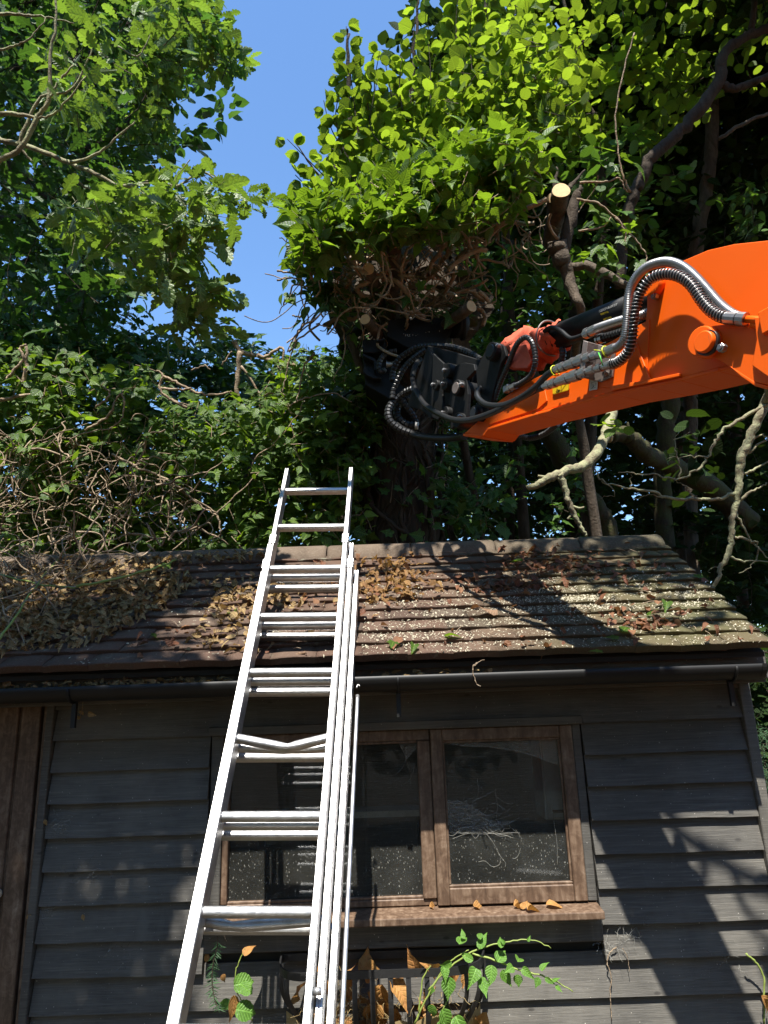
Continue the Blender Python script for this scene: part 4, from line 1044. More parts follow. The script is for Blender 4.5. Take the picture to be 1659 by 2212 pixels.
# crown over and behind the viewer that dapples roof and wall
ov = np.concatenate([blob((-2.2, .7, 5.6), (1.25, 1.3, 1.0), 300), blob((-1.45, .6, 5.3), (.55, .9, .55), 80), blob((-1.55, .3, 5.9), (.55, .6, .8), 110), blob((-2.6, 1.6, 4.6), (.9, .8, .7), 120)])
crown(oak, 'oaklow', ov, randdir(len(ov)), 10, .22, .105, 'oak', .004, 'bark', (0, 0, 1), .5, .2)
for e in ((-2.2, .6, 5.4), (-1.6, .5, 5.3), (-2.6, 1.5, 4.6), (-1.3, .9, 4.9)):
    limb('limb', [(-3.2, 2.1, 4.4), ((-3.2+e[0])/2, (2.1+e[1])/2, (4.6+e[2])/2), e], [.09, .05, .02], 'bark', oak, 7, .01)
c = np.concatenate([blob((1.0, 1.72, 5.22), (.62, .34, .32), 62), blob((1.3, 1.3, 5.0), (.4, .25, .25), 16), blob((.32, 2.0, 5.45), (.42, .2, .2), 20), blob((-.02, 1.9, 5.4), (.2, .2, .2), 5)]); crown(oak, 'oaklow', c, randdir(len(c)), 9, .2, .10, 'oak', .004, 'bark', (0, 0, 1), .5, .2)
# loose sprays that break the sun on roof and wall
for cx, cy_, cz_, n in ((-1.1, 1.5, 4.9, 16), (-1.3, .35, 5.0, 26)):
    c = blob((cx, cy_, cz_), (.45, .4, .35), n); crown(oak, 'oaklow', c, randdir(n), 9, .2, .10, 'oak', .004, 'bark', (0, 0, 1), .5, .2)
limb('limb', [(-2.2, .9, 5.4), (-1.0, 1.4, 5.3), (.1, 1.7, 5.2), (.9, 1.8, 5.25), (1.6, 1.8, 5.3)], [.05, .035, .025, .014, .006], 'bark', oak, 7, .01)

for pts, r in (([(.1,1.7,5.2),(.6,1.0,5.1),(1.0,.82,4.95),(1.45,.75,4.75)], .026), ([(.95,.83,4.97),(.92,.85,4.7),(.97,.86,4.45),(.95,.88,4.2)], .016), ([(1.2,.78,4.88),(1.15,.8,4.6),(1.22,.82,4.35)], .016), ([(1.0,.82,4.95),(1.12,.8,4.7),(1.3,.78,4.5),(1.35,.8,4.2)], .014), ([(1.3,.77,4.8),(1.25,.78,4.5),(1.2,.8,4.2),(1.1,.82,4.05)], .013)):
    limb('twig', [np.array(q) for q in pts], [r, r*.8, r*.6], 'bark', oak, 6, .01)
c = blob((1.25, .8, 4.45), (.2, .1, .3), 4); crown(oak, 'oaklow', c, randdir(len(c)), 6, .18, .10, 'oak', .004, 'bark', (0, -.3, 1), .5, .2)
def bg_tree(name, label, base, top, r, mat='bark', bend=.15, group=None):
    t = empty(name, base, label, 'tree', group)
    b, e = np.array(base, float), np.array(top, float); L = np.linalg.norm(e-b)
    pts = [b + (e-b)*k/5 + (rg.normal(0, bend*.35, 3)*np.array([1, 1, 0]) if 0 < k < 5 else 0) for k in range(6)]
    limb('trunk', pts, [r*1.25, r, r*.9, r*.75, r*.55, r*.3], mat, t, 12, .006); return t

# ---------------- second oak behind: dark deep crown at the left
bo = bg_tree('oak_tree', 'dark shaded oak crown filling the air behind the lichened twigs', (-3.3, 6.2, 0), (-2.9, 6.4, 9.0), .22, 'bark_moss')
pb = [(-120,-150),(430,-150),(430,0),(450,60),(480,105),(490,140),(460,150),(410,130),(360,165),(345,240),(330,300),(300,330),(265,380),(270,440),(290,520),(300,600),(270,650),(300,700),(-120,760)]
c = deep(pb, 900, 4.3, 7.2)
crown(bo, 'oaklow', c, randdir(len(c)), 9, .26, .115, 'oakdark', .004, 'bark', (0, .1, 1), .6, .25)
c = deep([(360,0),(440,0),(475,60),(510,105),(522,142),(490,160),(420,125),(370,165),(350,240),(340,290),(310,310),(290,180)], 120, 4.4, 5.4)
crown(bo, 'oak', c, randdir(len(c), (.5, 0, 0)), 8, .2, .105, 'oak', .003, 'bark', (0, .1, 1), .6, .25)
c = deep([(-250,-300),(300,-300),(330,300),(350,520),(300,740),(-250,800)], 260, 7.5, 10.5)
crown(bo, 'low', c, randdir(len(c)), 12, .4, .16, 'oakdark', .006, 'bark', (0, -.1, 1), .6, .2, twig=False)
c = np.concatenate([blob((-3.2, 5.0, 8.2), (2.0, 2.2, 1.2), 260), blob((-3.1, 3.9, 7.6), (1.5, .9, .9), 110)])  # unseen foliage added above the frame to darken this crown
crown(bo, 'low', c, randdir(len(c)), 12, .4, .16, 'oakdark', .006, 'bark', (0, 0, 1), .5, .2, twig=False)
for pts, z in (([(-60,640),(60,560),(200,540),(330,560)], 6.0), ([(-40,300),(120,440),(260,520),(320,640)], 6.4), ([(-60,120),(80,150),(240,100),(440,40)], 5.2), ([(180,330),(300,250),(400,120),(520,120)], 5.0), ([(-60,480),(100,470),(230,500)], 5.6)):
    limb('branch', LD(pts, z), [.035, .025, .016, .006], 'bark', bo, 7, .006)

# ================================================================ ivy thicket behind the ridge on the left
hedge = empty('ivy_thicket', (-1.4, 4.6, 0), 'dense ivy thicket rising behind the left half of the ridge', 'shrub')
ph1 = [(-150,700),(-20,735),(60,760),(160,760),(240,800),(330,790),(380,850),(520,860),(600,800),(700,810),(780,800),(800,900),(795,1185),(600,1200),(330,1210),(-150,1215)]
c = deep(ph1, 760, 4.15, 4.9); c = c[c[:, 1] > 3.75]
crown(hedge, 'ivy', c, randdir(len(c), (0, -.6, .3)), 8, .16, .066, 'ivy_lit', .003, 'vine', (0, -.75, .75), .5, .35)
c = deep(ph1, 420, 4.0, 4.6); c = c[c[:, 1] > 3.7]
crown(hedge, 'ovate', c, randdir(len(c), (0, -.6, .3)), 7, .15, .072, 'ivy_lit', .003, 'vine', (0, -.75, .75), .5, .35)
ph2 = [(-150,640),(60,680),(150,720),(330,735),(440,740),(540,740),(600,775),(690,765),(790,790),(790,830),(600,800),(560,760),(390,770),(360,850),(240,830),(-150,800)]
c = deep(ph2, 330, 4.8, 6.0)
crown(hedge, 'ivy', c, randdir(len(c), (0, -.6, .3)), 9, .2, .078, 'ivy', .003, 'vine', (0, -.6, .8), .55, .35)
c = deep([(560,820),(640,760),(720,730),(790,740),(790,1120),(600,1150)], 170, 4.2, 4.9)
crown(hedge, 'ovate', c, randdir(len(c), (0, -.6, .3)), 8, .16, .07, 'ivy_lit', .003, 'vine', (0, -.7, .75), .5, .35)
c = deep([(-200,700),(560,780),(820,790),(820,1220),(-200,1230)], 1500, 5.3, 7.6)
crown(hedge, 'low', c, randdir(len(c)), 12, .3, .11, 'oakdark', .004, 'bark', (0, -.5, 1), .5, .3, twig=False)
for k in range(9):
    x = -2.4 + .33*k + rg.uniform(-.1, .1); y = 4.5 + rg.uniform(-.1, .7)
    limb('stem', [(x, y, 0), (x+rg.uniform(-.2,.2), y+rg.uniform(-.1,.2), 1.4), (x+rg.uniform(-.3,.3), y+rg.uniform(-.1,.3), 2.8), (x+rg.uniform(-.4,.4), y+.1, 3.6)], [.05,.04,.03,.012], 'bark', hedge, 7, .008)
def curvy(start, d, n, step, turn, gravity=0.0):
    p = [np.array(start, float)]; d = np.array(d, float)
    for _ in range(n):
        d = d + rg.normal(0, turn, 3) + np.array([0, 0, gravity]); d /= np.linalg.norm(d); p.append(p[-1] + d*step)
    return p
# bleached bare stems standing out of the ivy
for pts, z, r in (([(12,820),(30,800),(50,775),(42,752),(58,744)], 4.1, .010), ([(52,830),(56,790),(58,746)], 4.15, .014), ([(-10,868),(40,855),(95,850)], 4.1, .012),
                  ([(405,880),(365,862),(345,838),(352,812),(338,800)], 4.1, .009), ([(345,838),(380,842),(412,838)], 4.1, .008), ([(352,812),(385,828),(430,850),(470,852),(500,845)], 4.15, .009),
                  ([(505,735),(520,760),(555,768),(590,780),(640,790)], 4.7, .018), ([(520,760),(515,800),(512,860),(525,905)], 4.6, .02), ([(555,768),(575,770),(610,752),(612,800)], 4.6, .012),
                  ([(625,760),(640,730),(655,700),(650,685),(632,682)], 4.8, .009), ([(480,790),(492,770),(500,760)], 4.3, .005), ([(415,800),(440,790),(455,800)], 4.3, .005),
                  ([(180,930),(215,912),(240,890),(250,865),(262,850)], 4.05, .008), ([(205,880),(232,862),(236,845),(225,838)], 4.05, .007), ([(262,850),(268,870),(262,905),(235,930)], 4.05, .006),
                  ([(240,980),(300,1010),(370,1040),(430,1090),(470,1115)], 4.0, .008), ([(470,1115),(476,1150),(450,1170)], 4.0, .006), ([(390,1140),(395,1100),(420,1080),(470,1110)], 4.0, .006), ([(350,1180),(365,1120),(360,1080)], 4.0, .006),
                  ([(540,1020),(555,985),(590,960),(640,900),(655,870)], 4.05, .004), ([(372,1190),(420,1150),(500,1080),(560,1020)], 4.02, .005), ([(680,760),(655,800),(640,870)], 4.1, .006), ([(620,880),(660,860),(720,850),(760,870)], 4.1, .005),
                  ([(520,790),(560,850),(575,900)], 4.3, .008), ([(575,900),(560,870),(590,850),(630,890),(660,900)], 4.3, .007)):
    limb('bare_stem', LD(pts, z), [r, r*.85, r*.6], 'vine', hedge, 6, .003)

# ================================================================ dead vine tangle lying over the left end of the roof
tang = empty('dead_vine_tangle', on_roof(-1.4, .7, 0), 'tangle of dry leafless vine stems heaped over the left end of the roof', 'vines')
tb = MB(); nst = 0
rp = in_region([(-60,930),(120,930),(260,960),(400,1040),(440,1150),(330,1190),(210,1225),(90,1300),(-60,1340)], 360)
for x, y in rp:
    ridge_y = 1198 - .04*x
    if y > ridge_y - 20: s0 = PPL(x, y, on_roof(0, 0, rg.uniform(.02, .16)), SN)
    else: s0 = PY(x, y, rg.uniform(3.55, 4.15))
    d = unit(rg.normal(0, 1, 3) + np.array([.25, -.15, .15])); n = int(rg.integers(4, 10))
    pts = curvy(s0, d, n, .045, .38, -.05)
    ok = [q for q in pts if (q[2] > EA[2] + (q[1]-EA[1])*math.tan(PITCH) + .02 or q[1] > 3.5)]
    if len(ok) >= 3:
        r = rg.choice([.0028, .004, .0055, .0075], p=[.35, .35, .2, .1]); tb.tube(spline(ok, 3), np.linspace(r, r*.5, 3*(len(ok)-1)+1).tolist(), 5, False)
tag(tb.build('bare_stem', M['vine'], tang), kind='stuff')
for pts, r in (([(0,1240),(80,1262),(160,1270)], .005), ([(165,1268),(250,1250),(340,1225),(400,1200),(480,1160)], .006), ([(0,1380),(40,1320),(90,1250),(140,1190)], .005)):
    limb('green_runner', [PPL(x, y, on_roof(0, 0, .14), SN) if y > 1200 else PY(x, y, 3.5) for x, y in pts], [r, r*.7], 'greenstem', tang, 6, .002)
c = np.array([PPL(x, y, on_roof(0, 0, .15), SN) if y > 1190 else PY(x, y, 3.6) for x, y in [(10,1108),(70,1080),(6,1150),(120,1060),(30,1010),(55,960),(150,990)]])
p, n, d, s, a, b = sprays(c, randdir(len(c)), 3, .1, .07, (0, -.7, .7), .4, .3); leaves('leaf', 'ivy', p, n, d, s, M['ivy_lit'], tang)

# ================================================================ the tree being felled: ivy-clad trunk
ivt = empty('ivy_clad_tree', (TC[0]+.02, TC[1]+.05, 0), 'ivy-smothered tree trunk with sawn stubs held by the grapple', 'tree')
cx, cyy = TC[0]+.03, TC[1]+.06
limb('trunk', [(cx+.03, cyy, 0), (cx+.02, cyy, 1.5), (cx, cyy, 2.8), (cx, cyy-.02, 3.8), (cx-.03, cyy-.03, 4.5), (cx-.05, cyy-.05, 5.0)], [.27, .23, .215, .21, .20, .12], 'bark', ivt, 18, .01)
vb = MB()
for k in range(95):
    a = rg.uniform(-math.pi, 0) if k < 80 else rg.uniform(0, math.pi); z = rg.uniform(1.9, 3.9); pts = []
    r0 = .225 + rg.uniform(0, .05); da = rg.normal(0, .10)
    for i in range(int(rg.integers(8, 22))):
        pts.append((cx + (r0+rg.uniform(-.008, .014))*math.cos(a), cyy + (r0+rg.uniform(-.008, .014))*math.sin(a), z)); a += da + rg.normal(0, .09); z += rg.uniform(.03, .08)
        if z > 4.9: break
    r = rg.choice([.004, .007, .012, .02], p=[.4, .3, .2, .1])
    if len(pts) > 3: vb.tube(spline(pts, 2), r, 5, False)
tag(vb.build('climbing_stem', M['bark'], ivt), kind='stuff')
# woody mass of ivy stems in the head, seen from below
ws = MB()
wp = deep([(640,600),(660,540),(760,500),(900,490),(1050,500),(1180,470),(1220,520),(1130,560),(1040,620),(1000,690),(880,700),(760,700),(690,690)], 260, 3.85, 4.5)
for q in wp:
    pts = curvy(q, unit(rg.normal(0, 1, 3)*np.array([1, .7, .6])), int(rg.integers(4, 9)), .055, .45)
    r = rg.choice([.003, .005, .008, .014], p=[.4, .3, .2, .1]); ws.tube(spline(pts, 2), r, 5, False)
tag(ws.build('ivy_stem_mass', M['vine'], ivt), kind='stuff')
core = MB(); vs = []; N = 20; K = 24
for i in range(N):
    t = i/(N-1); z = 3.95 + t*1.05; w = .22 + .20*math.sin(math.pi*min(1, t*1.1)); 
    for k in range(K):
        a = 2*math.pi*k/K; rr = w*(1+.12*math.sin(3*a+t*6)+.1*math.sin(7*a-t*9)+rg.normal(0, .05)); vs.append((cx+.06+rr*1.25*math.cos(a), cyy+.1+rr*.75*math.sin(a), z+rg.normal(0, .02)))
core.add(vs, [(i*K+k, i*K+(k+1) % K, (i+1)*K+(k+1) % K, (i+1)*K+k) for i in range(N-1) for k in range(K)], False); core.build('crown_core', M['bark'], ivt)
pe = [(640,470),(650,440),(680,420),(745,430),(800,380),(900,345),(1010,310),(1090,290),(1150,310),(1165,370),(1140,420),(1130,440),(1110,465),(1050,480),(960,515),(850,505),(760,530),(700,565),(670,580),(640,560),(635,520),(660,490)]
c = np.concatenate([deep(pe, 260, 3.6, 4.5), deep([(650,540),(700,480),(900,460),(1100,430),(1120,450),(1050,480),(900,500),(720,550)], 45, 3.55, 3.95)])
crown(ivt, 'ovate', c, randdir(len(c), (-.2, -.5, .4)), 8, .17, .088, 'ivy_lit', .003, 'vine', (-.05, -.05, .9), .6, .2)
c = deep(pe, 150, 3.7, 4.3)
crown(ivt, 'ivy', c, randdir(len(c), (-.2, -.5, .4)), 7, .17, .092, 'ivy_lit', .003, 'vine', (-.05, -.15, .85), .65, .2)
c = deep([(650,580),(690,590),(740,640),(725,690),(690,650),(650,600)], 20, 3.9, 4.3)
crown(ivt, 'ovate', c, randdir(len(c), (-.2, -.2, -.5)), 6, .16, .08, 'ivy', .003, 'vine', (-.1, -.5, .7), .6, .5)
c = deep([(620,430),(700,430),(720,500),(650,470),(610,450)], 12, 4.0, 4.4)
crown(ivt, 'ovate', c, randdir(len(c), (-.8, 0, 0)), 7, .17, .088, 'ivy_lit', .003, 'vine', (-.1, 0, .9), .6, .45)
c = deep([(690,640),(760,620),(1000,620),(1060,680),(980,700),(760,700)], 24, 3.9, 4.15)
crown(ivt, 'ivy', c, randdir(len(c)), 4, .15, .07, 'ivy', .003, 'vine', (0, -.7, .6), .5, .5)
for pts in ([(655,610),(650,640),(665,690),(640,720),(620,760)], [(690,700),(640,740),(620,800),(610,850)], [(740,700),(745,760),(720,820)], [(600,585),(640,590),(680,575)], [(600,605),(630,600),(655,605)]):
    limb('hanging_stem', LD(pts, 4.0), [.006, .004, .003], 'vine', ivt, 6, .003)
c = np.concatenate([np.array(LD([(625,600),(640,640),(668,650),(655,680),(612,630)], 4.0)), np.array(LD([(560,880),(580,860),(600,905)], 4.05))])
p, n, d, s, a, b = sprays(c, randdir(len(c), (0, 0, -1)), 3, .1, .08, (-.3, -.8, .4), .4, .8); leaves('leaf', 'ovate', p, n, d, s, M['ivy_lit'], ivt)
def stub(parent, a, b, r, name='sawn_stub', bark='bark_grey'):
    a, b = np.array(a), np.array(b); t = unit(b-a)
    o = limb(name, [a, a*.6+b*.4 + rg.normal(0, .004, 3), b], [r*1.12, r*1.03, r], bark, parent, 16)
    f = MB(); K = 20; u = unit(np.cross(t, [0, 0, 1.0])); w = np.cross(t, u); an = np.linspace(0, 2*math.pi, K, endpoint=False)
    ring = [b + (u*math.cos(q) + w*math.sin(q))*r*.97*(1+.04*math.sin(3*q)) + t*.0015 for q in an]; ring2 = [p + t*.002 for p in ring]
    f.add(ring + ring2, [tuple(range(K, 2*K))] + [(i, (i+1) % K, K+(i+1) % K, K+i) for i in range(K)]); f.build('sawn_face', M['sawn'], o); return o
for x, y, Y, r, back in ((851,529,3.32,.040,(-.02,.55,-.25)), (795,582,3.35,.037,(.12,.7,.02)), (1018,662,3.4,.033,(-.35,.6,.05)), (845,575,3.6,.046,(0,.5,.1)), (789,690,3.45,.03,(.2,.6,.06))):
    e = PY(x, y, Y); stub(ivt, e + np.array(back), e, r)
limb('broken_limb', [PY(1030,690,4.0), PY(960,692,4.0), PY(905,690,4.05)], [.045,.05,.055], 'bark_moss', ivt, 10)
limb('broken_limb', [PY(755,728,3.85), PY(770,770,3.84), PY(785,812,3.86)], [.028,.026,.024], 'bark_grey', ivt, 10)
# ivy on the lower trunk
c = np.array([[cx + (.27+rg.uniform(0,.06))*math.cos(a), cyy + (.27+rg.uniform(0,.06))*math.sin(a), rg.uniform(2.0, 4.2)] for a in rg.uniform(-3.5, .35, 120)])
crown(ivt, 'ivy', c, randdir(len(c), (0, -.5, 0)), 4, .14, .065, 'ivy', .003, 'vine', (0, -.8, .5), .5, .4)
# tufts of leaf either side of the trunk at ridge level
for poly, n in (([(955,1090),(1000,1040),(1090,1060),(1100,1130),(960,1140)], 26), ([(700,860),(790,820),(800,1000),(740,1060),(690,980)], 50)):
    c = deep(poly, n, 4.3, 4.8); crown(ivt, 'ivy', c, randdir(len(c), (0, -.5, 0)), 6, .15, .07, 'ivy', .003, 'vine', (0, -.7, .7), .5, .4)

# ================================================================ hazel: bright round leaves at the top
haz = empty('hazel_tree', (1.0, 5.6, 0), 'hazel with bright round serrated leaves above the ivy head', 'tree')
for bx, by, pts, r in ((.7, 5.5, [(760,420),(755,260),(752,100),(750,60)], .03), (.9, 5.4, [(900,380),(890,200),(900,60),(905,-20)], .03), (1.1, 5.6, [(1080,330),(1060,120),(1040,-60)], .04), (1.5, 5.8, [(1300,420),(1260,200),(1200,-80)], .05), (.8, 5.3, [(760,450),(690,380),(640,310)], .02)):
    q = LD(pts, 5.1 if r < .035 else 5.7); limb('stem', [(bx, by, 0), (bx, by, 1.6)] + q, [r*1.4, r*1.2] + [r*.8, r*.45, r*.15], 'bark', haz, 8, .006)
ph = [(760,300),(800,220),(850,230),(900,180),(985,190),(1010,100),(1100,60),(1240,100),(1260,300),(1150,300),(1000,320),(880,360),(740,430),(700,330),(735,300)]
c = deep(ph, 400, 4.6, 5.9)
crown(haz, 'hazel', c, randdir(len(c), (-.2, -.3, .5)), 7, .24, .084, 'hazel', .003, 'bark', (0, .12, .9), .55, .25)
def shoot(pts, z, per, size):
    q = resample(spline(LD(pts, z), 6), .062); limb('shoot', q[::2] + [q[-1]], [.005, .002], 'bark', haz, 5)
    for k, cpt in enumerate(q):
        t = q[min(k+1, len(q)-1)] - q[max(0, k-1)]; t /= np.linalg.norm(t); s = 1 if k % 2 else -1
        sd = unit(np.cross(t, [0, 1.0, 0]))*s
        for j in range(per):
            yield cpt + sd*.02, unit(np.array([0, .45, .75]) + rg.normal(0, .45, 3)), unit(sd*.9 + t*.35 + rg.normal(0, .25, 3)), size*rg.uniform(.75, 1.15)*(1 - .35*(k/len(q))**3)
L_ = []
for pts, z, per, sz in (([(775,300),(762,200),(752,110),(748,60)], 4.7, 2, .092), ([(800,260),(790,200),(778,150)], 4.7, 1, .08), ([(890,250),(885,150),(895,60),(905,0),(910,-40)], 4.8, 1, .082), ([(850,230),(835,150),(830,120)], 4.8, 1, .08),
                        ([(760,330),(720,290),(700,220)], 4.7, 2, .085), ([(760,440),(690,370),(640,320),(620,300)], 4.6, 2, .085), ([(990,190),(985,60),(990,-20)], 5.0, 2, .09), ([(870,240),(862,180),(868,130)], 4.7, 1, .085), ([(930,230),(930,150),(925,90)], 4.75, 2, .085), ([(740,330),(725,250),(738,180)], 4.7, 1, .085), ([(815,260),(808,190),(820,110)], 4.75, 1, .085), ([(1020,160),(1015,80),(1020,0)], 4.9, 2, .09), ([(1060,120),(1050,40),(1060,-30)], 5.0, 2, .09), ([(960,230),(945,150),(940,120)], 4.8, 2, .085), ([(700,440),(660,400),(640,380)], 4.6, 2, .08), ([(850,330),(800,280),(815,170)], 4.65, 2, .085)):
    L_ += list(shoot(pts, z, per+1, sz*1.12))
p, n, d, s = (np.array([q[i] for q in L_]) for i in range(4))
leaves('leaf', 'hazel', p, n, d, s, M['hazel'], haz)
c = deep([(1000,-60),(1700,-60),(1700,160),(1560,180),(1420,300),(1300,340),(1200,330),(1050,240)], 330, 5.0, 6.8)
crown(haz, 'hazel', c, randdir(len(c), (0, -.3, 0)), 8, .27, .088, 'hazel', .003, 'bark', (0, .1, 1), .5, .25)
c = deep([(1150,330),(1450,280),(1500,420),(1420,560),(1300,560),(1260,470)], 75, 4.6, 6.0)
crown(haz, 'hazel', c, randdir(len(c), (0, -.3, 0)), 5, .26, .098, 'canopy', .003, 'bark', (0, -.2, 1), .5, .25)

# ================================================================ wood behind on the right: individual stems and a shared canopy
WL = ['slender grey stem standing beside the orange arm at its upper edge', 'pale upright stem rising behind the arched hoses', 'mossy trunk rising behind the right end of the ridge', 'leaning brown trunk crossing behind the broken limb', 'thin dark stem behind the dipper near the ram', 'dark stem at the verge beyond the hanging dead branch', 'straight young trunk between the grapple and the ram']
tr = []
def woodstem(label, pts, z, r, mat):
    q = LD(pts, z); b = q[0].copy(); b[2] = 0
    t = empty('woodland_tree', b, label, 'tree', 'woodland stems behind the shed'); base = q[0]
    if base[2] > .3: q = [b, (b+base)/2] + q
    limb('trunk', q, [r*1.25] + [r]*(len(q)-2) + [r*.7], mat, t, 11, .006); tr.append(t); return t
woodstem(WL[0], [(1492,1150),(1496,700),(1506,541),(1523,419),(1537,314),(1536,150),(1530,-60)], 6.2, .058, 'bark_grey')
woodstem(WL[1], [(1470,1150),(1480,700),(1490,506),(1481,419),(1486,314),(1492,157),(1466,-60)], 7.0, .055, 'bark_grey')
woodstem(WL[2], [(1440,1180),(1432,1050),(1440,930),(1452,860),(1470,700)], 6.0, .075, 'bark_moss')
woodstem(WL[3], [(1318,1180),(1285,1100),(1235,1020),(1185,930),(1150,830),(1100,700)], 5.6, .085, 'bark_moss')
woodstem(WL[4], [(1245,1160),(1250,1000),(1235,880),(1225,760),(1260,560)], 6.4, .05, 'bark')
woodstem(WL[5], [(1600,1250),(1590,900),(1585,600),(1592,262),(1600,100)], 7.4, .06, 'bark')
woodstem(WL[6], [(1100,1150),(1105,900),(1090,700),(1110,520)], 6.8, .05, 'bark')
lean = tr[0]
limb('leaning_limb', LD([(1340,620),(1345,520),(1359,447),(1373,410),(1391,377),(1405,342),(1446,307),(1499,251),(1553,176),(1558,130),(1590,92),(1659,62),(1740,40)], 4.6), [.03,.034,.038,.038,.038,.038,.04,.042,.038,.034,.03,.028,.026], 'bark', lean, 10, .004)
limb('side_limb', LD([(1553,176),(1585,192),(1620,180),(1659,165),(1720,150)], 4.6), [.026,.026,.024,.022,.022], 'bark', lean, 9, .003)
limb('side_limb', LD([(1622,70),(1628,20),(1625,-40)], 4.6), [.022,.02,.018], 'bark', lean, 8, .003)
limb('side_limb', LD([(1555,300),(1590,275),(1659,245),(1720,230)], 4.9), [.014,.014,.012,.01], 'bark_grey', lean, 7, .003)
wd = tr[2]
cp = [(940,250),(1180,330),(1250,300),(1700,150),(1720,1260),(1560,1230),(1420,1180),(960,1180),(930,900)]
c = deep(cp, 1500, 6.0, 9.5)
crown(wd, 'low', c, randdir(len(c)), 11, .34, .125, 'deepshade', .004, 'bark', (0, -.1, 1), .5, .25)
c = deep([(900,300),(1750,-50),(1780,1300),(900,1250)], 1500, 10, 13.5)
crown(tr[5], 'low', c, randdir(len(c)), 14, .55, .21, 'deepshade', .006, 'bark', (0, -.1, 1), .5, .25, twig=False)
c = np.concatenate([blob((3.6, 6.2, 8.2), (3.4, 2.6, 1.6), 520), blob((5.0, 4.5, 7.0), (2.0, 1.6, 1.4), 220), blob((1.6, 7.5, 8.4), (2.2, 2.2, 1.3), 300), blob((3.7, 4.7, 7.9), (2.2, 1.2, 1.2), 520), blob((2.6, 5.9, 7.3), (1.2, .9, .9), 160), blob((4.6, 7.5, 6.0), (2.6, 1.5, 2.0), 420), blob((3.3, 2.2, 5.6), (.8, .9, .7), 130), blob((2.5, 3.3, 6.6), (1.0, .6, .6), 75)])  # unseen canopy masses added overhead to keep the wood dark
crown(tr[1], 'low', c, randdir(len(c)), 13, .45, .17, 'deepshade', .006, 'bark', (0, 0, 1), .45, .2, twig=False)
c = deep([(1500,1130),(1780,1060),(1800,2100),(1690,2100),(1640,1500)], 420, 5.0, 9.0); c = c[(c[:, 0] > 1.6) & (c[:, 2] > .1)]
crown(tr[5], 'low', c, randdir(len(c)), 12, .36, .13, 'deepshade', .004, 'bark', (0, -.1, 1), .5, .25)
c = deep([(950,700),(1260,700),(1260,1140),(950,1150)], 120, 5.0, 6.2)
crown(tr[3], 'ivy', c, randdir(len(c)), 7, .22, .08, 'ivy', .003, 'bark', (0, -.5, .8), .5, .35)
c = deep([(1000,540),(1250,480),(1300,620),(1200,700),(1040,760)], 90, 4.8, 6.0)
crown(tr[6], 'hazel', c, randdir(len(c)), 6, .24, .085, 'canopy', .003, 'bark', (0, -.4, .9), .5, .35)
c = deep([(1540,440),(1700,330),(1700,520),(1560,530)], 26, 4.9, 5.6)
crown(tr[0], 'ovate', c, randdir(len(c)), 6, .2, .08, 'canopy', .003, 'bark', (0, -.4, .9), .5, .35)

# ================================================================ sawn hazel stem beside the ivy head
sw = empty('sawn_stem', PY(1260,690,3.58)*np.array([1, 1, 0]), 'freshly sawn upright stem with torn bark beside the ivy head', 'tree')
B_ = PY(1255,680,3.43)
limb('stem', [np.array([B_[0]+.34, 4.45, 0]), np.array([B_[0]+.26, 4.4, 2.3]), np.array([B_[0]+.1, 4.0, B_[2]-.22]), B_, PY(1240,640,3.40), PY(1226,590,3.40), PY(1212,560,3.38), PY(1203,520,3.36)], [.06,.04,.026,.024,.026,.034,.05,.055], 'bark_grey', sw, 12, .003)
stub(sw, PY(1192,525,3.62), PY(1212,412,3.22), .050, 'sawn_stub', 'bark_grey')
stub(sw, PY(1192,480,3.6), PY(1192,428,3.28), .027, 'sawn_stub', 'bark_grey')
limb('torn_bark', [PY(1218,545,3.38), PY(1232,480,3.36), PY(1246,420,3.34), PY(1254,404,3.34)], [.03,.036,.025,.006], 'bark', sw, 8, .004)
limb('torn_bark', [PY(1205,430,3.40), PY(1200,395,3.40), PY(1203,362,3.40)], [.02,.014,.004], 'bark', sw, 7, .004)
limb('torn_bark', [PY(1222,415,3.41), PY(1240,396,3.41), PY(1262,368,3.41)], [.018,.012,.004], 'bark', sw, 7, .004)
limb('branch', [PY(1232,578,3.40), PY(1265,574,3.34), PY(1310,592,3.28), PY(1360,622,3.23)], [.022,.024,.022,.02], 'bark_grey', sw, 9, .003)
for pts in ([(1246,430),(1290,440),(1330,470),(1360,505),(1390,540),(1396,560),(1385,575)], [(1252,395),(1310,392),(1338,385),(1352,410),(1362,415)], [(1362,415),(1345,380),(1338,340),(1330,250),(1345,160),(1370,70)], [(1330,470),(1350,500),(1352,540)], [(1250,500),(1300,490),(1320,470)]):
    limb('twig', LD(pts, 3.5), [.006, .004, .003], 'vine', sw, 6, .002)
c = np.array(LD([(1300,520),(1325,560),(1350,470),(1345,360),(1335,330),(1310,545),(1290,455),(1340,580),(1365,560),(1280,540),(1345,505)], 3.5))
p, n, d, s, a, b = sprays(c, randdir(len(c), (.2, -.3, -.6)), 3, .1, .085, (-.1, -.8, .5), .4, .5); leaves('leaf', 'ivy', p, n, d, s, M['ivy_lit'], sw)

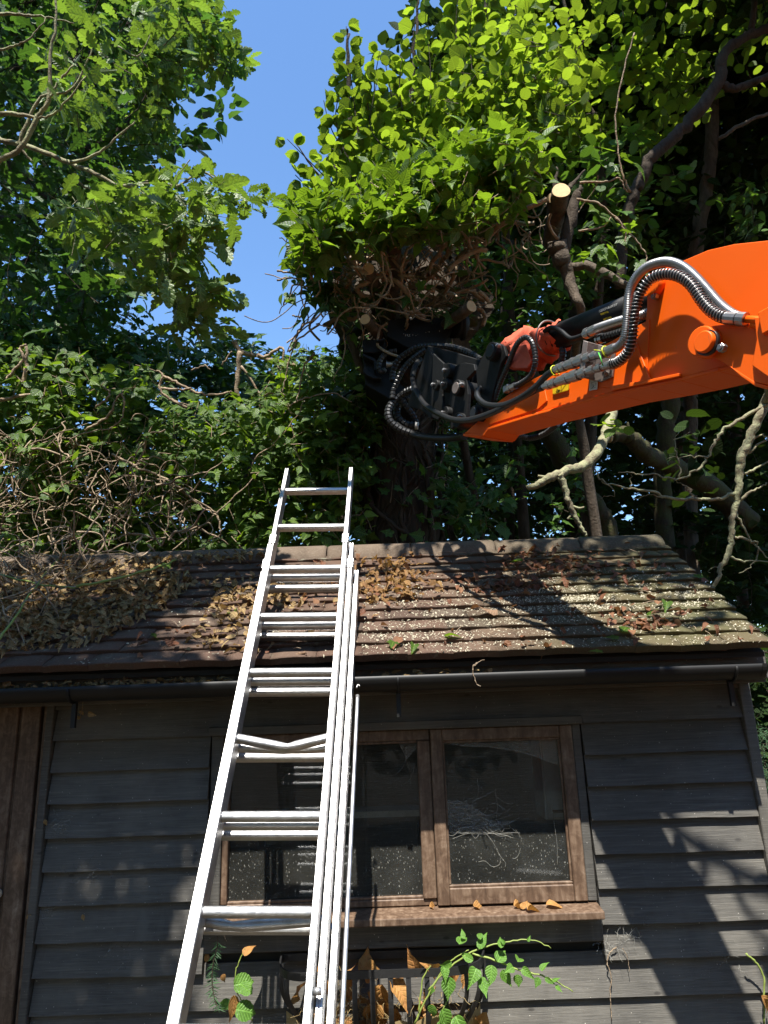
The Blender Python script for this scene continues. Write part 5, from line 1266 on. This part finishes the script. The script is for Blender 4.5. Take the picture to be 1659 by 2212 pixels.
# ================================================================ broken limbs hanging over the verge
bl = empty('broken_limb', PY(1450, 1010, 4.9)*np.array([1,1,0]), 'mossy snapped limb with pale torn end under the orange arm', 'branch')
limb('limb', [PY(1620,1130,5.2), PY(1530,1050,5.0), PY(1450,1005,4.8), PY(1400,985,4.6), PY(1372,955,4.4), PY(1345,940,4.3), PY(1314,942,4.2)], [.09,.08,.07,.062,.055,.052,.046], 'bark_moss', bl, 12, .005)
limb('snag', [PY(1368,950,4.38), PY(1358,925,4.36), PY(1356,912,4.35)], [.022,.012,.006], 'bark_moss', bl, 7)
tf = MB(); e = PY(1313, 942, 4.19); tf.tube([e + [.012,0,0], e, e + [-.012,-.01,-.012]], [.046,.043,.02], 10); tf.build('torn_face', M['sawn'], bl)
lb = empty('lichened_branch', PY(1400, 900, 4.1)*np.array([1,1,0]), 'lichen-crusted dead branch with stub end drooping over the ridge', 'branch')
Zl = 3.75
limb('stem', LD([(1330,850),(1318,905),(1300,960),(1270,1000),(1232,1014),(1190,1030),(1165,1044),(1141,1056)], [4.3,4.2,4.0,3.9,3.8,Zl,Zl,Zl]), [.035,.034,.03,.028,.025,.024,.02,.016], 'lichen', lb, 9, .003)
limb('fork', LD([(1208,1022),(1218,1050),(1226,1080),(1240,1110),(1256,1140),(1268,1158)], Zl), [.020,.018,.016,.014,.011,.008], 'lichen', lb, 8, .003)
for pts in ([(1232,1092),(1250,1098),(1262,1096)], [(1236,1110),(1226,1122)], [(1190,1030),(1176,1030),(1162,1028)]): limb('snag', LD(pts, Zl), [.009, .006], 'lichen', lb, 6)
db = empty('dead_branch', P(1640, 950, 3.6)*np.array([1,1,0]), 'bare twiggy dead branch hanging down past the verge of the roof', 'branch')
Zd = 3.3
limb('stem', [np.array([3.7, 2.5, 3.4]), np.array([2.4, 2.6, 3.0])] + LD([(1720,780),(1659,860),(1640,900),(1618,950),(1602,985),(1598,1030),(1592,1080),(1580,1130),(1578,1180),(1560,1220),(1545,1260),(1522,1290),(1500,1325)], [3.0]+[Zd]*12), [.05,.035,.026,.023,.021,.02,.022,.018,.015,.014,.013,.011,.009,.007,.005], 'lichen', db, 9, .003)
for pts, r in (([(1655,875),(1630,890),(1575,920),(1545,950),(1528,990),(1500,1020),(1470,1035),(1440,1030),(1380,1022),(1340,1020)], .009), ([(1590,1065),(1550,1080),(1500,1078),(1440,1074),(1390,1058),(1340,1050),(1300,1038),(1285,1012)], .009), ([(1592,1085),(1630,1060),(1659,1045)], .009), ([(1602,990),(1640,960),(1680,930)], .008), ([(1600,1030),(1640,1010),(1680,985)], .008),
               ([(1583,1160),(1620,1168),(1636,1180),(1632,1210),(1600,1240)], .007), ([(1590,1110),(1612,1150),(1650,1195),(1700,1230)], .006), ([(1576,1205),(1610,1212),(1659,1212)], .007), ([(1528,990),(1490,985),(1440,992)], .004), ([(1500,1075),(1480,1050),(1445,1030)], .003), ([(1470,1035),(1466,990),(1458,950),(1466,930)], .004), ([(1458,950),(1490,935)], .003), ([(1365,1055),(1364,1025)], .003), ([(1440,1074),(1400,1068),(1370,1080)], .003), ([(1300,1038),(1330,1068),(1300,1075)], .003),
               ([(1640,1360),(1622,1390),(1635,1410),(1650,1430)], .004), ([(1620,950),(1650,940),(1690,960)], .006), ([(1560,1230),(1540,1225),(1530,1240)], .003)):
    limb('twig', LD(pts, Zd), [r, r*.8, r*.5, r*.35], 'lichen', db, 6, .004)
for pts, r in (([(3.62,2.45,4.9),(2.9,1.7,4.5),(2.23,1.3,4.1),(1.83,1.5,3.75),(1.51,1.62,3.45),(1.31,1.72,3.2),(1.21,1.8,3.0)], .016), ([(1.51,1.62,3.45),(1.43,1.66,3.1),(1.45,1.70,2.8),(1.41,1.72,2.5)], .010), ([(1.31,1.72,3.2),(1.35,1.75,2.9),(1.30,1.78,2.6),(1.33,1.8,2.35)], .008), ([(1.83,1.5,3.75),(1.68,1.55,3.3),(1.58,1.6,3.0),(1.55,1.62,2.6)], .011), ([(1.58,1.6,3.0),(1.48,1.6,2.75),(1.43,1.62,2.7)], .006), ([(1.43,1.66,3.1),(1.53,1.68,2.95),(1.63,1.7,2.7)], .006)):
    limb('twig', [np.array(q) for q in pts], [r, r*.7, r*.4], 'lichen', db, 6, .008)
c = deep([(1440,900),(1560,880),(1600,960),(1560,1080),(1440,1050)], 16, 3.7, 4.3)
p, n, d, s, a, b = sprays(c, randdir(len(c)), 3, .14, .095, (0, -.1, .9), .4, .3); leaves('leaf', 'hazel', p, n, d, s, M['deepshade'], db)
c = deep([(1290,880),(1330,900),(1340,960),(1300,930)], 4, 3.6, 3.9)
p, n, d, s, a, b = sprays(c, randdir(len(c)), 3, .12, .08, (0, -.5, .8), .4, .3); leaves('leaf', 'hazel', p, n, d, s, M['hazel'], lb)

# ================================================================ trees behind the viewer (mirrored in the panes); side ones added to cut skylight
for k, (x, y, r) in enumerate(((-3.6, -4.6, 2.4), (.6, -5.4, 2.6), (4.4, -4.4, 2.4), (-6.0, -1.6, 2.2), (6.6, -1.4, 2.0), (-6.4, 2.2, 2.0))):
    g = bg_tree('unseen_tree', ['bushy garden tree behind the viewer to the left', 'bushy garden tree straight behind the viewer', 'bushy garden tree behind the viewer to the right', 'unseen bushy tree added beside the oak trunk to cut skylight', 'unseen bushy tree added beyond the machine to cut skylight', 'unseen bushy tree added at the far end of the shed to cut skylight'][k], (x, y, 0), (x, y, 5.5), .14, 'bark')
    c = blob((x, y, 4.0), (r, 1.4, 3.6), 560, .3); crown(g, 'low', c, randdir(len(c)), 10, .5, .26, 'deepshade', .006, 'bark', (0, .2, 1), .5, .2, twig=False)

rt_tree = bg_tree('woodland_tree', 'tree at the side of the plot that carries the bare dead branch', (3.95, 2.7, 0), (3.45, 2.35, 6.6), .13, 'bark_grey')
x = rg.uniform(-22, 22, 5200); pos = np.stack([x, 17 + rg.uniform(-1.2, 1.2, 5200) - .012*x*x, rg.uniform(.1, 5.5, 5200)], 1)
o = leaves('far_wood', 'low', pos, rg.normal(0, .6, (5200, 3)) + np.array([0, -.5, .8]), rg.normal(0, 1, (5200, 3)), rg.uniform(.35, .8, 5200), M['deepshade']); tag(o, 'dark mass of far woodland behind the stems', 'wood')
# ================================================================ leaf litter on the roof and in the gutter
def roof_pts(x0, x1, s0, s1, n, peak=False):
    if peak: x = rg.normal((x0+x1)/2, (x1-x0)/4, n); s = rg.normal((s0+s1)/2, (s1-s0)/4, n)
    else: x = rg.uniform(x0, x1, n); s = rg.uniform(s0, s1, n)
    return np.stack([np.clip(x, -1.9, 1.37), np.clip(s, 0.0, .99)], 1)
def roof_dpts(poly, n):
    q = [PPL(x, y, on_roof(0, 0, .03), SN) for x, y in in_region(poly, n)]
    return np.array([(p[0], np.dot(p-EA, SD)) for p in q])
def course_h(s): return .042 - .0155*((s % GA)/GA)
def litter(name, xs, mat, size, lift, kinds=('ovate', 'low', 'oaklow'), tilt=.5, label=None):
    n = len(xs); e = empty(name, on_roof(0, .5, .03), label, 'leaves')
    pos = np.array([on_roof(x, s, course_h(s) + rg.uniform(0, lift)) for x, s in xs])
    nr = SN[None] + rg.normal(0, tilt, (n, 3)); d = rg.normal(0, 1, (n, 3)); sz = rg.uniform(size[0], size[1], n)
    third = np.array_split(rg.permutation(n), len(kinds))
    for k, ids in zip(kinds, third):
        leaves('leaf_scatter', k, pos[ids], nr[ids], d[ids], sz[ids], M[mat], e, .6, .55, .02)
    return tag(e, kind='stuff')
litter('leaf_litter', np.concatenate([roof_dpts([(-60,1225),(150,1205),(330,1225),(430,1255),(360,1310),(300,1345),(230,1385),(100,1405),(-60,1415)], 1750), roof_pts(-1.3, -.55, .93, 1.0, 200)]), 'dead', (.022, .044), .03, label='thick drift of curled tan leaves under the vine tangle')
litter('leaf_litter', np.concatenate([roof_pts(-.75, -.48, .05, .65, 150), roof_pts(-.48, -.15, .10, .8, 90), roof_pts(-.80, -.45, .35, .75, 60)]), 'dead', (.022, .044), .02, label='loose drift of dry leaves round the ladder on the tiles')
litter('leaf_litter', np.concatenate([roof_pts(-.13, .20, .40, .95, 130, True), roof_pts(-.12, .10, .45, .85, 80)]), 'deadtan', (.022, .044), .03, label='bright orange brown leaf drift right of the ladder')
litter('leaf_litter', np.concatenate([roof_pts(-1.0, 1.36, .0, 1.0, 230), roof_pts(.55, 1.1, .62, .86, 120, True), roof_pts(.40, .70, .45, .62, 45, True), roof_pts(.80, 1.15, .08, .30, 55, True), roof_pts(.25, .45, .5, .7, 26, True), roof_pts(.6, .8, .85, .98, 24, True)]), 'deadred', (.022, .044), .018, label='scattered russet leaves on the mossy right half of the roof')
def gutter_litter(x0, x1, n, label):
    e = empty('leaf_litter', (x0, 2.62, 1.80), label, 'leaves')
    pos = np.stack([rg.uniform(x0, x1, n), 2.622 + rg.normal(0, .010, n), 1.795 + rg.uniform(-.01, .022, n)], 1)
    nr = np.array([[0, -.3, 1.0]]) + rg.normal(0, .5, (n, 3)); d = rg.normal(0, 1, (n, 3))*np.array([1, .5, .5]); d[:, 2] = np.abs(d[:, 2])
    leaves('leaf_scatter', 'ovate', pos, nr, d, rg.uniform(.018, .034, n), M['dead'], e, .5, .25, .02); tag(e, kind='stuff')
gutter_litter(-1.8, -.58, 420, 'dry leaves filling the gutter left of the ladder'); gutter_litter(-.1, .42, 40, 'few dry leaves in the gutter right of the ladder')
# pale chips of sawdust and twig
xs = np.concatenate([roof_pts(-.1, 1.37, 0, .75, 3000), roof_pts(.3, 1.1, .05, .6, 2000, True), roof_pts(-.1, .5, .0, .45, 1400), roof_pts(-1.2, -.1, 0, .8, 900), roof_pts(.55, 1.0, .3, .5, 700, True)])
cl = roof_pts(-.1, 1.35, .0, .7, 70); xs = np.concatenate([xs[rg.permutation(len(xs))[:4600]], (cl[rg.integers(0, 70, 2600)] + rg.normal(0, .04, (2600, 2)))]); xs[:, 0] = np.clip(xs[:, 0], -1.9, 1.37); xs[:, 1] = np.clip(xs[:, 1], 0, .99)
n = len(xs); pos = np.array([on_roof(x, s, course_h(s) - .002 + rg.uniform(0, .003)) for x, s in xs])
nr = SN[None] + rg.normal(0, .35, (n, 3))
ch = tag(leaves('wood_chips', 'chip', pos, nr, rg.normal(0, 1, (n, 3)), rg.uniform(.003, .0095, n)*rg.choice([.6, 1, 1.3], n), M['chips'], None, .2, .3), 'fine pale wood chips and twig bits strewn over the roof tiles', 'wood chips')
v, f = template('needle')
# broken twigs on the tiles
tb = MB()
for x, s in roof_pts(-.9, 1.3, .05, .95, 70):
    a = rg.uniform(0, 6.28); l = rg.uniform(.02, .09); p0 = on_roof(x, s, .042); p1 = on_roof(x+l*math.cos(a), s+l*math.sin(a)*.8, .044)
    tb.tube([p0, (p0+p1)/2 + SN*.004, p1], [.0016, .0013, .0008], 4, False)
o = tb.build('twig_litter', M['vine']); tag(o, 'snapped twigs lying across the roof tiles', 'twigs', None, 'stuff')
# green leaves that have dropped on the roof, each by itself
gl = [(505,1325,'ovate',.07),(352,1225,'ovate',.06),(325,1372,'ovate',.045),(1345,1365,'ovate',.075),(1128,1215,'ovate',.06),(1335,1378,'ivy',.05),(850,1385,'ivy',.05),(1500,1245,'ivy',.05),(965,1375,'ivy',.045),(1400,1330,'ovate',.05),(1440,1300,'ovate',.055),(1300,1408,'ivy',.045),(895,1392,'low',.05)]
GLAB = ['oval green leaf lying left of the ladder halfway up the tiles', 'oval green leaf standing against the ridge above the left tiles', 'small oval green leaf on the lowest left courses', 'large oval dark green leaf in the pale chips near the verge', 'long green leaf on the shaded course below the broken branch', 'ivy leaf beside the large oval leaf near the verge', 'ivy leaf on the sunlit courses right of the ladder', 'yellow green ivy leaf curled on the verge near the dead branch', 'small ivy leaf at the edge of the diagonal shadow', 'oval dark leaf among russet leaves on the mossy courses', 'narrow dark leaf close to the verge on the mossy courses', 'small ivy leaf on the eaves course above the gutter', 'yellowing blunt leaf on the sunlit red courses']
for (x, y, k, sz), lab_ in zip(gl, GLAB):
    p = PPL(x, y, on_roof(0, 0, .045), SN)
    o = leaves('fallen_leaf', k, p[None], (SN + rg.normal(0, .25, 3))[None], rg.normal(0, 1, (1, 3)), np.array([sz]), M['ivy_lit'], None, .35, .3)
    del o['kind']; tag(o, lab_, 'leaf', 'green leaves on the roof')
# dry leaves on the window sill
for k, (x, y, sz) in enumerate([(928,1957,.045),(1022,1957,.05),(1110,1958,.045),(1180,1955,.065),(1140,1967,.05),(1125,1962,.035)]):
    p = PPL(x, y, np.array([0, 2.8, E0-.712]), np.array([0, -.11, 1.0]))
    o = leaves('fallen_leaf', 'ovate', p[None], (np.array([0, -.3, 1.0]) + rg.normal(0, .5, 3))[None], (np.array([1, 0, 0]) + rg.normal(0, .6, 3))[None], np.array([sz]), M['deadorange'], None, .7, .5, .02)
    del o['kind']; tag(o, ['curled dry leaf on the sill below the mullion', 'narrow dry leaf upright against the casement bottom rail', 'folded dry leaf left of the broad leaf on the sill', 'broad yellow brown leaf lying at the right end of the sill', 'crumpled leaf scrap on the sill front edge', 'tiny leaf scrap between the folded and crumpled sill leaves'][k], 'leaf', 'dry leaves on the sill')
# small dead leaves caught on the boards
for k, (x, y, lab) in enumerate([(97,1770,'small tan leaf stuck by the door post in cobweb'), (62,1975,'pale curled leaf hanging on the door frame'), (178,1975,'tiny dry leaf dangling from a board edge low on the dark boards')]):
    p = PY(x, y, 2.828)
    o = leaves('caught_leaf', 'low', p[None], np.array([[.2, -1, .2]]), np.array([[.3, 0, -1]]), np.array([.022]), M['dead'], None, .5, .5); del o['kind']; tag(o, lab, 'leaf')

# ================================================================ cobwebs on the panes
def web(name, label, poly_lines, sheets, Y):
    e = empty(name, PY(*poly_lines[0][0], Y), label, 'cobweb'); b = MB()
    for pts in poly_lines:
        q = spline([PY(x, y, Y - rg.uniform(.0, .006)) for x, y in pts], 4); b.tube(q, .0006, 3, False)
    tag(b.build('strands', M['web'], e), kind='stuff')
    if sheets:
        s = MB()
        for pts in sheets: s.add([PY(x, y, Y) for x, y in pts], [tuple(range(len(pts)))])
        s.build('sheet', M['websheet'], e)
def W4(x, y): return ((1572+x/1.8433)/1.8517, (2796+y/1.8433)/1.8517)
Yw = CY + .020
ln = [[(380,320),(520,345),(700,350),(850,370),(1000,405),(1200,480)], [(390,745),(450,770),(560,760),(650,725),(750,675)], [(750,675),(765,740),(770,800),(760,880)], [(620,590),(630,660),(620,730),(580,770)], [(390,900),(480,940),(620,950),(740,930),(850,915),(940,870)], [(400,970),(480,960),(560,940),(640,960),(690,990),(880,995)],
      [(690,995),(740,1060),(770,1120),(800,1170),(830,1210),(825,1240)], [(790,1170),(785,1220),(730,1235),(680,1195),(630,1200)], [(940,1100),(925,1150),(900,1175),(880,1172)], [(390,860),(430,920),(500,980)], [(480,780),(560,860),(600,940)], [(440,1030),(520,1000),(580,985)], [(905,960),(930,1000),(940,1020)], [(400,760),(420,830),(470,880),(560,905),(640,890)],
      [(1165,770),(1180,860),(1195,960),(1210,1080),(1212,1220)], [(360,330),(440,330),(700,330),(1020,300)]]
for k in range(46):
    x0, y0 = rg.uniform(390, 780), rg.uniform(720, 1000); a = rg.uniform(-.6, .6); l = rg.uniform(40, 170)
    ln.append([(x0, y0), (x0+l*.5*math.cos(a), y0+l*.5*math.sin(a)+rg.uniform(-25, 35)), (x0+l*math.cos(a), y0+l*math.sin(a))])
web('cobweb', 'dusty cobwebs strung across the right hand casement pane', [[W4(*p) for p in q] for q in ln], [[W4(*p) for p in [(375,310),(700,325),(1215,300),(1215,490),(1000,410),(700,355),(500,350)]], [W4(*p) for p in [(390,740),(560,770),(740,900),(900,900),(700,1000),(420,990),(392,900)]]], Yw)
ln = [[(50,340),(90,420),(110,490),(130,560),(132,660)], [(100,330),(95,400),(80,490),(20,560)], [(180,340),(120,400),(95,430)], [(165,470),(150,530),(120,600),(60,640)], [(0,370),(40,385)], [(60,360),(150,350),(200,345)]]
web('cobweb', 'thin cobweb in the top corner of the wide left pane', [[W4(*p) for p in q] for q in ln], [[W4(*p) for p in [(50,335),(200,335),(150,390),(100,450),(80,400)]]], YW+.012)
# lint and cobweb on the door post and board edges
b = MB()
for x0, y0, x1, y1, n in ((85,1760,150,1805,40), (1290,2035,1345,2060,26), (1330,1985,1400,2030,24), (75,1960,110,1990,10), (230,2020,300,2080,14), (120,1860,230,1900,16), (1500,2050,1640,2120,14)):
    for _ in range(n):
        p0 = PY(rg.uniform(x0, x1), rg.uniform(y0, y1), 2.838); b.tube(spline(curvy(p0, rg.normal(0, 1, 3)*np.array([1, .1, 1]), 4, .012, .7), 2), .0005, 3, False)
o = b.build('cobweb', M['web']); tag(o, 'grey cobweb lint clinging to the black boards and door post', 'cobweb', None, 'stuff')

# ================================================================ iron hay basket on the wall with its plants
hb_ = empty('hay_basket', PY(880, 2150, 2.75), 'black iron wall trough of flat bars under the window', 'planter')
RY = 2.68
zt = PY(742, 2106, RY)[2]
top = [(-.42, YW-.03, zt+.01), (-.405, 2.73, zt+.004), (-.35, RY, zt)] + [(x, RY, zt-.001) for x in np.linspace(-.25, .15, 5)] + [(.22, RY+.012, zt), (.275, RY+.06, zt), (.30, RY+.13, zt+.004), (.305, YW-.03, zt+.006)]
def flatbar(name, pts, hw, ht, par, vert=True):
    b = MB(); q = spline(pts, 5); n = len(q); vs = []
    for i in range(n):
        t = unit(q[min(i+1, n-1)]-q[max(i-1, 0)]); wv = np.array([0, 0, 1.0]) if vert else np.array([1.0, 0, 0]); wv = unit(wv - t*np.dot(wv, t)); m_ = np.cross(t, wv)
        vs += [q[i] + wv*hw + m_*ht, q[i] - wv*hw + m_*ht, q[i] - wv*hw - m_*ht, q[i] + wv*hw - m_*ht]
    b.add(vs, [(4*i+k, 4*i+(k+1) % 4, 4*i+4+(k+1) % 4, 4*i+4+k) for i in range(n-1) for k in range(4)] + [(0,1,2,3), (4*n-1,4*n-2,4*n-3,4*n-4)]); return b.build(name, M['iron'], par)
flatbar('top_rail', top, .0125, .003, hb_)
for dx in (766, 804, 843, 882, 922, 961):
    x = PY(dx, 2110, RY)[0]
    flatbar('bar', [(x, RY+.004, zt+.008), (x, RY-.004, zt-.10), (x*.98, RY+.03, zt-.19), (x*.96, RY+.10, zt-.25), (x*.95, YW-.03, zt-.28)], .0085, .0028, hb_, False)
for x, y in ((.225, RY+.016), (.272, RY+.06), (.298, RY+.12), (-.38, RY+.03), (-.41, RY+.1)):
    flatbar('bar', [(x, y, zt+.008), (x*.99, y, zt-.08), (x*.85, y+(YW-y)*.25, zt-.17), (x*.65, y+(YW-y)*.7, zt-.25), (x*.55, YW-.03, zt-.28)], .007, .0028, hb_, False)
flatbar('back_rail', [(-.42, YW-.028, zt+.008), (0, YW-.028, zt+.008), (.31, YW-.028, zt+.008)], .012, .003, hb_)
hay = empty('dead_planting', (0, 2.76, zt-.2), 'withered planting of dry leaves and straw inside the iron trough', 'dead plants')
n = 46; x = rg.uniform(-.36, .26, n); pos = np.stack([x, rg.uniform(RY+.015, YW-.05, n), zt + rg.uniform(-.20, -.005, n)], 1)
leaves('dead_leaf', 'ovate', pos, rg.normal(0, 1, (n, 3)) + np.array([0, -1.2, .2]), rg.normal(0, .6, (n, 3)) + np.array([0, 0, -.8]), rg.uniform(.05, .10, n), M['deadorange'], hay, .7, .7, .03)
tb = MB()
for k in range(420):
    if k < 260: p0 = (rg.normal(-.20, .07), rg.uniform(RY+.02, YW-.06), zt + rg.uniform(-.26, -.07))
    else: p0 = (rg.uniform(-.3, .25), rg.uniform(RY+.02, YW-.06), zt + rg.uniform(-.26, -.09))
    tb.tube(curvy(p0, rg.normal(0, 1, 3), 5, .016, .6), .0008, 3, False)
tag(tb.build('straw', M['hay'], hay), kind='stuff')
sb_ = MB(); vs = []; N, K = 8, 18
for i in range(N):
    ph_ = math.pi*.5*i/(N-1)
    for k in range(K):
        x = -.40 + .68*k/(K-1); e = 1 - abs((x+.06)/.36)**3; vs.append((x, RY+.02 + .15*(1-math.cos(ph_)*max(.1, e)), zt-.15 - .11*math.sin(ph_) + rg.normal(0, .006)))
sb_.add(vs, [(i*K+k, i*K+k+1, (i+1)*K+k+1, (i+1)*K+k) for i in range(N-1) for k in range(K-1)], True); sb_.build('coir_liner', M['hay'], hay)
vine_ = empty('bramble_shoot', PY(905, 2200, 2.72), 'fresh green trailing shoot growing out of the iron trough', 'plant')
paths = [[(895,2212),(925,2150),(955,2098),(985,2068),(1012,2052)], [(925,2140),(960,2100),(1005,2065),(1050,2045),(1100,2033),(1150,2030),(1190,2048)], [(1020,2060),(1070,2075),(1120,2095),(1170,2108),(1210,2125),(1238,2142)], [(905,2190),(912,2120),(930,2085)], [(960,2212),(958,2180),(968,2160)]]
for q in paths: limb('stem', [PY(x, y, 2.66 - .0002*(x-900)) for x, y in q], [.0035, .0028, .0016], 'greenstem', vine_, 6, .001)
lf = [(958,2088,.04,-90),(975,2078,.035,200),(968,2110,.06,-95),(992,2040,.045,80),(1002,2028,.03,100),(1035,2050,.055,75),(1038,2030,.035,95),(1028,2092,.05,-120),(1022,2075,.045,150),(1040,2110,.055,-80),(1075,2078,.05,60),(1085,2095,.05,-60),(1068,2100,.045,-120),(1062,2085,.05,-100),(1082,2048,.035,85),(1118,2078,.045,60),(1128,2092,.04,-40),(1118,2105,.035,-90),(1108,2088,.04,-150),(1170,2098,.035,80),(1178,2112,.03,-30),(1165,2112,.03,-120),(1192,2120,.028,30),(1200,2128,.025,-60),(955,2180,.06,-70),(985,2195,.085,-60),(940,2140,.04,160),(935,2170,.04,-100),(950,2205,.05,-80),(1090,2040,.02,120),(1140,2034,.018,60)]
p = np.array([PY(x, y, 2.645 - .0002*(x-900)) for x, y, _, _ in lf]); an = np.radians([a for *_, a in lf])
leaves('leaf', 'ovate', p, np.array([[-.1, -.8, .5]]) + rg.normal(0, .25, (len(lf), 3)), np.stack([np.cos(an), 0*an - .1, np.sin(an)], 1), np.array([s for _, _, s, _ in lf])*1.05, M['bramble'], vine_, .35, .25)
# sprig of yew and a wilting seedling behind the ladder
yw = empty('yew_sprig', PY(470, 2040, 2.70), 'dark green yew sprig dangling below a ladder rung', 'plant')
stp = spline([PY(x, y, 2.60) for x, y in [(468,2005),(470,2040),(462,2075),(458,2110),(462,2150),(472,2180)]], 6); MB().tube(stp, .002, 5).build('stem', M['bark'], yw)
q = resample(stp, .0022); n = len(q); q = np.array(q); sd = np.where(np.arange(n) % 2, 1, -1)
ok = (np.arange(n) > n*.16); dd = np.stack([sd*1.0, rg.normal(0, .5, n), np.full(n, -.55) + rg.normal(0, .2, n)], 1)
leaves('needles', 'needle', q[ok], rg.normal(0, .4, (ok.sum(), 3)) + np.array([0, -1, .3]), dd[ok], rg.uniform(.018, .030, ok.sum()), M['yew'], yw, .1, .3)
limb('branchlet', [PY(468,2008,2.6), PY(480,2015,2.6), PY(490,2035,2.6)], [.002,.001], 'bark', yw, 5)
sd_ = empty('wilting_seedling', PY(520, 2200, 2.72), 'half withered seedling with serrated leaves behind the ladder', 'plant')
for qq in ([(545,2205),(530,2175),(515,2150),(508,2120)], [(508,2120),(510,2095),(520,2070),(528,2050)]): limb('stem', [PY(x, y, 2.72) for x, y in qq], [.0025, .0014], 'greenstem', sd_, 5, .001)
lf = [(505,2128,.06,10,'bramble'),(510,2180,.06,-10,'bramble'),(500,2176,.05,150,'bramble'),(520,2125,.05,-40,'bramble'),(505,2150,.075,-100,'deadorange'),(528,2065,.05,70,'deadorange'),(480,2105,.03,-60,'deadorange')]
for mt in ('bramble', 'deadorange'):
    g = [q for q in lf if q[4] == mt]; an = np.radians([q[3] for q in g])
    leaves('leaf', 'hazel' if mt == 'bramble' else 'ovate', np.array([PY(q[0], q[1], 2.71) for q in g]), np.array([[0, -.8, .5]]) + rg.normal(0, .3, (len(g), 3)), np.stack([np.cos(an), 0*an, np.sin(an)], 1), np.array([q[2] for q in g]), M[mt], sd_, .35, .4)
for x, y, ln_ in ((445,2078,0),):
    o = leaves('caught_leaf', 'low', PY(x, y, 2.83)[None], np.array([[.3, -1, .1]]), np.array([[.2, 0, 1]]), np.array([.03]), M['deadorange'], None, .5, .4); del o['kind']; tag(o, 'orange leaf scrap stuck to the board beside the yew sprig', 'leaf')
# dry tendrils on the lit boards
tn = empty('dry_tendril', PY(1318, 2130, 2.83), 'pale dry tendril hanging down the lit black boards', 'vine')
limb('stem', [PY(x, y, 2.83) for x, y in [(1332,2045),(1318,2058),(1312,2080),(1320,2110),(1318,2150),(1322,2205)]], [.0022,.002,.0015], 'vine', tn, 5, .001)
limb('stem', [PY(x, y, 2.83) for x, y in [(1345,2048),(1356,2070),(1360,2100)]], [.0012,.0008], 'vine', tn, 5, .001)
gs = empty('green_tendril', PY(1648, 2100, 2.80), 'green climbing stem with a withered leaf at the corner of the boards', 'vine')
limb('stem', [PY(x, y, 2.80) for x, y in [(1612,2060),(1632,2078),(1648,2105),(1652,2150),(1650,2212)]], [.004,.0035,.003], 'greenstem', gs, 6, .001)
leaves('dead_leaf', 'ovate', PY(1645, 2150, 2.79)[None], np.array([[0, -1, .3]]), np.array([[.5, 0, -1]]), np.array([.06]), M['deadorange'], gs, .6, .5)
# tendril over the gutter, shreds caught under the eaves
gt = empty('gutter_tendril', (0.22, 2.56, 1.74), 'short dry tendril hanging over the gutter lip right of the ladder', 'vine')
limb('stem', [PY(x, y, 2.562) for x, y in [(1030,1432),(1022,1440),(1024,1460),(1030,1478),(1038,1482)]], [.0022,.0014], 'vine', gt, 5, .001)
limb('stem', [PY(x, y, 2.565) for x, y in [(1022,1440),(1035,1430),(1046,1424)]], [.0016,.001], 'vine', gt, 5, .001)
hgl = empty('hanging_shred', PY(178, 1560, 2.72), 'withered leaf shred hanging under the gutter by the door', 'leaf')
limb('stem', [PY(x, y, 2.66) for x, y in [(180,1500),(178,1530),(172,1550)]], [.001,.001], 'vine', hgl, 4)
leaves('dead_leaf', 'low', np.array([PY(175,1548,2.66), PY(190,1540,2.66), PY(172,1535,2.66)]), np.array([[0,-1,.3]]*3) + rg.normal(0,.4,(3,3)), rg.normal(0, 1, (3, 3)), np.array([.03,.03,.025]), M['dead'], hgl, .6, .5)
# yew bush at the corner of the shed
yb = empty('yew_bush', PY(1655, 1660, 3.6)*np.array([1,1,0]), 'feathery yew bush showing beyond the corner of the shed', 'shrub')
limb('stem', [PY(1700,1700,3.7)*np.array([1,1,0]), PY(1690,1700,3.6), PY(1665,1620,3.5)], [.03,.02,.008], 'bark', yb, 7)
c = deep([(1625,1590),(1700,1570),(1720,1720),(1640,1700)], 60, 3.5, 3.9); c = c[c[:, 0] > 1.46]; per = 26
p, n, d, s, a, b = sprays(c, randdir(len(c), (-.3, -.4, -.3)), per, .10, .024, (0, -.8, .5), .4, .2); leaves('needles', 'needle', p, n, d, s, M['yew'], yb, .1, .2); twigs('twig_work', a, b, .002, .001, M['bark'], yb)
c = np.concatenate([deep([(1640,1480),(1720,1450),(1760,2212),(1680,2212)], 90, 4.2, 5.5), deep([(1580,1380),(1720,1360),(1740,2212),(1640,1700)], 260, 4.0, 5.8)]); c = c[(c[:, 0] > 1.55) & (c[:, 2] > .1)]
crown(yb, 'ivy', c, randdir(len(c)), 6, .2, .08, 'deepshade', .003, 'bark', (0, -.5, .8), .5, .3)
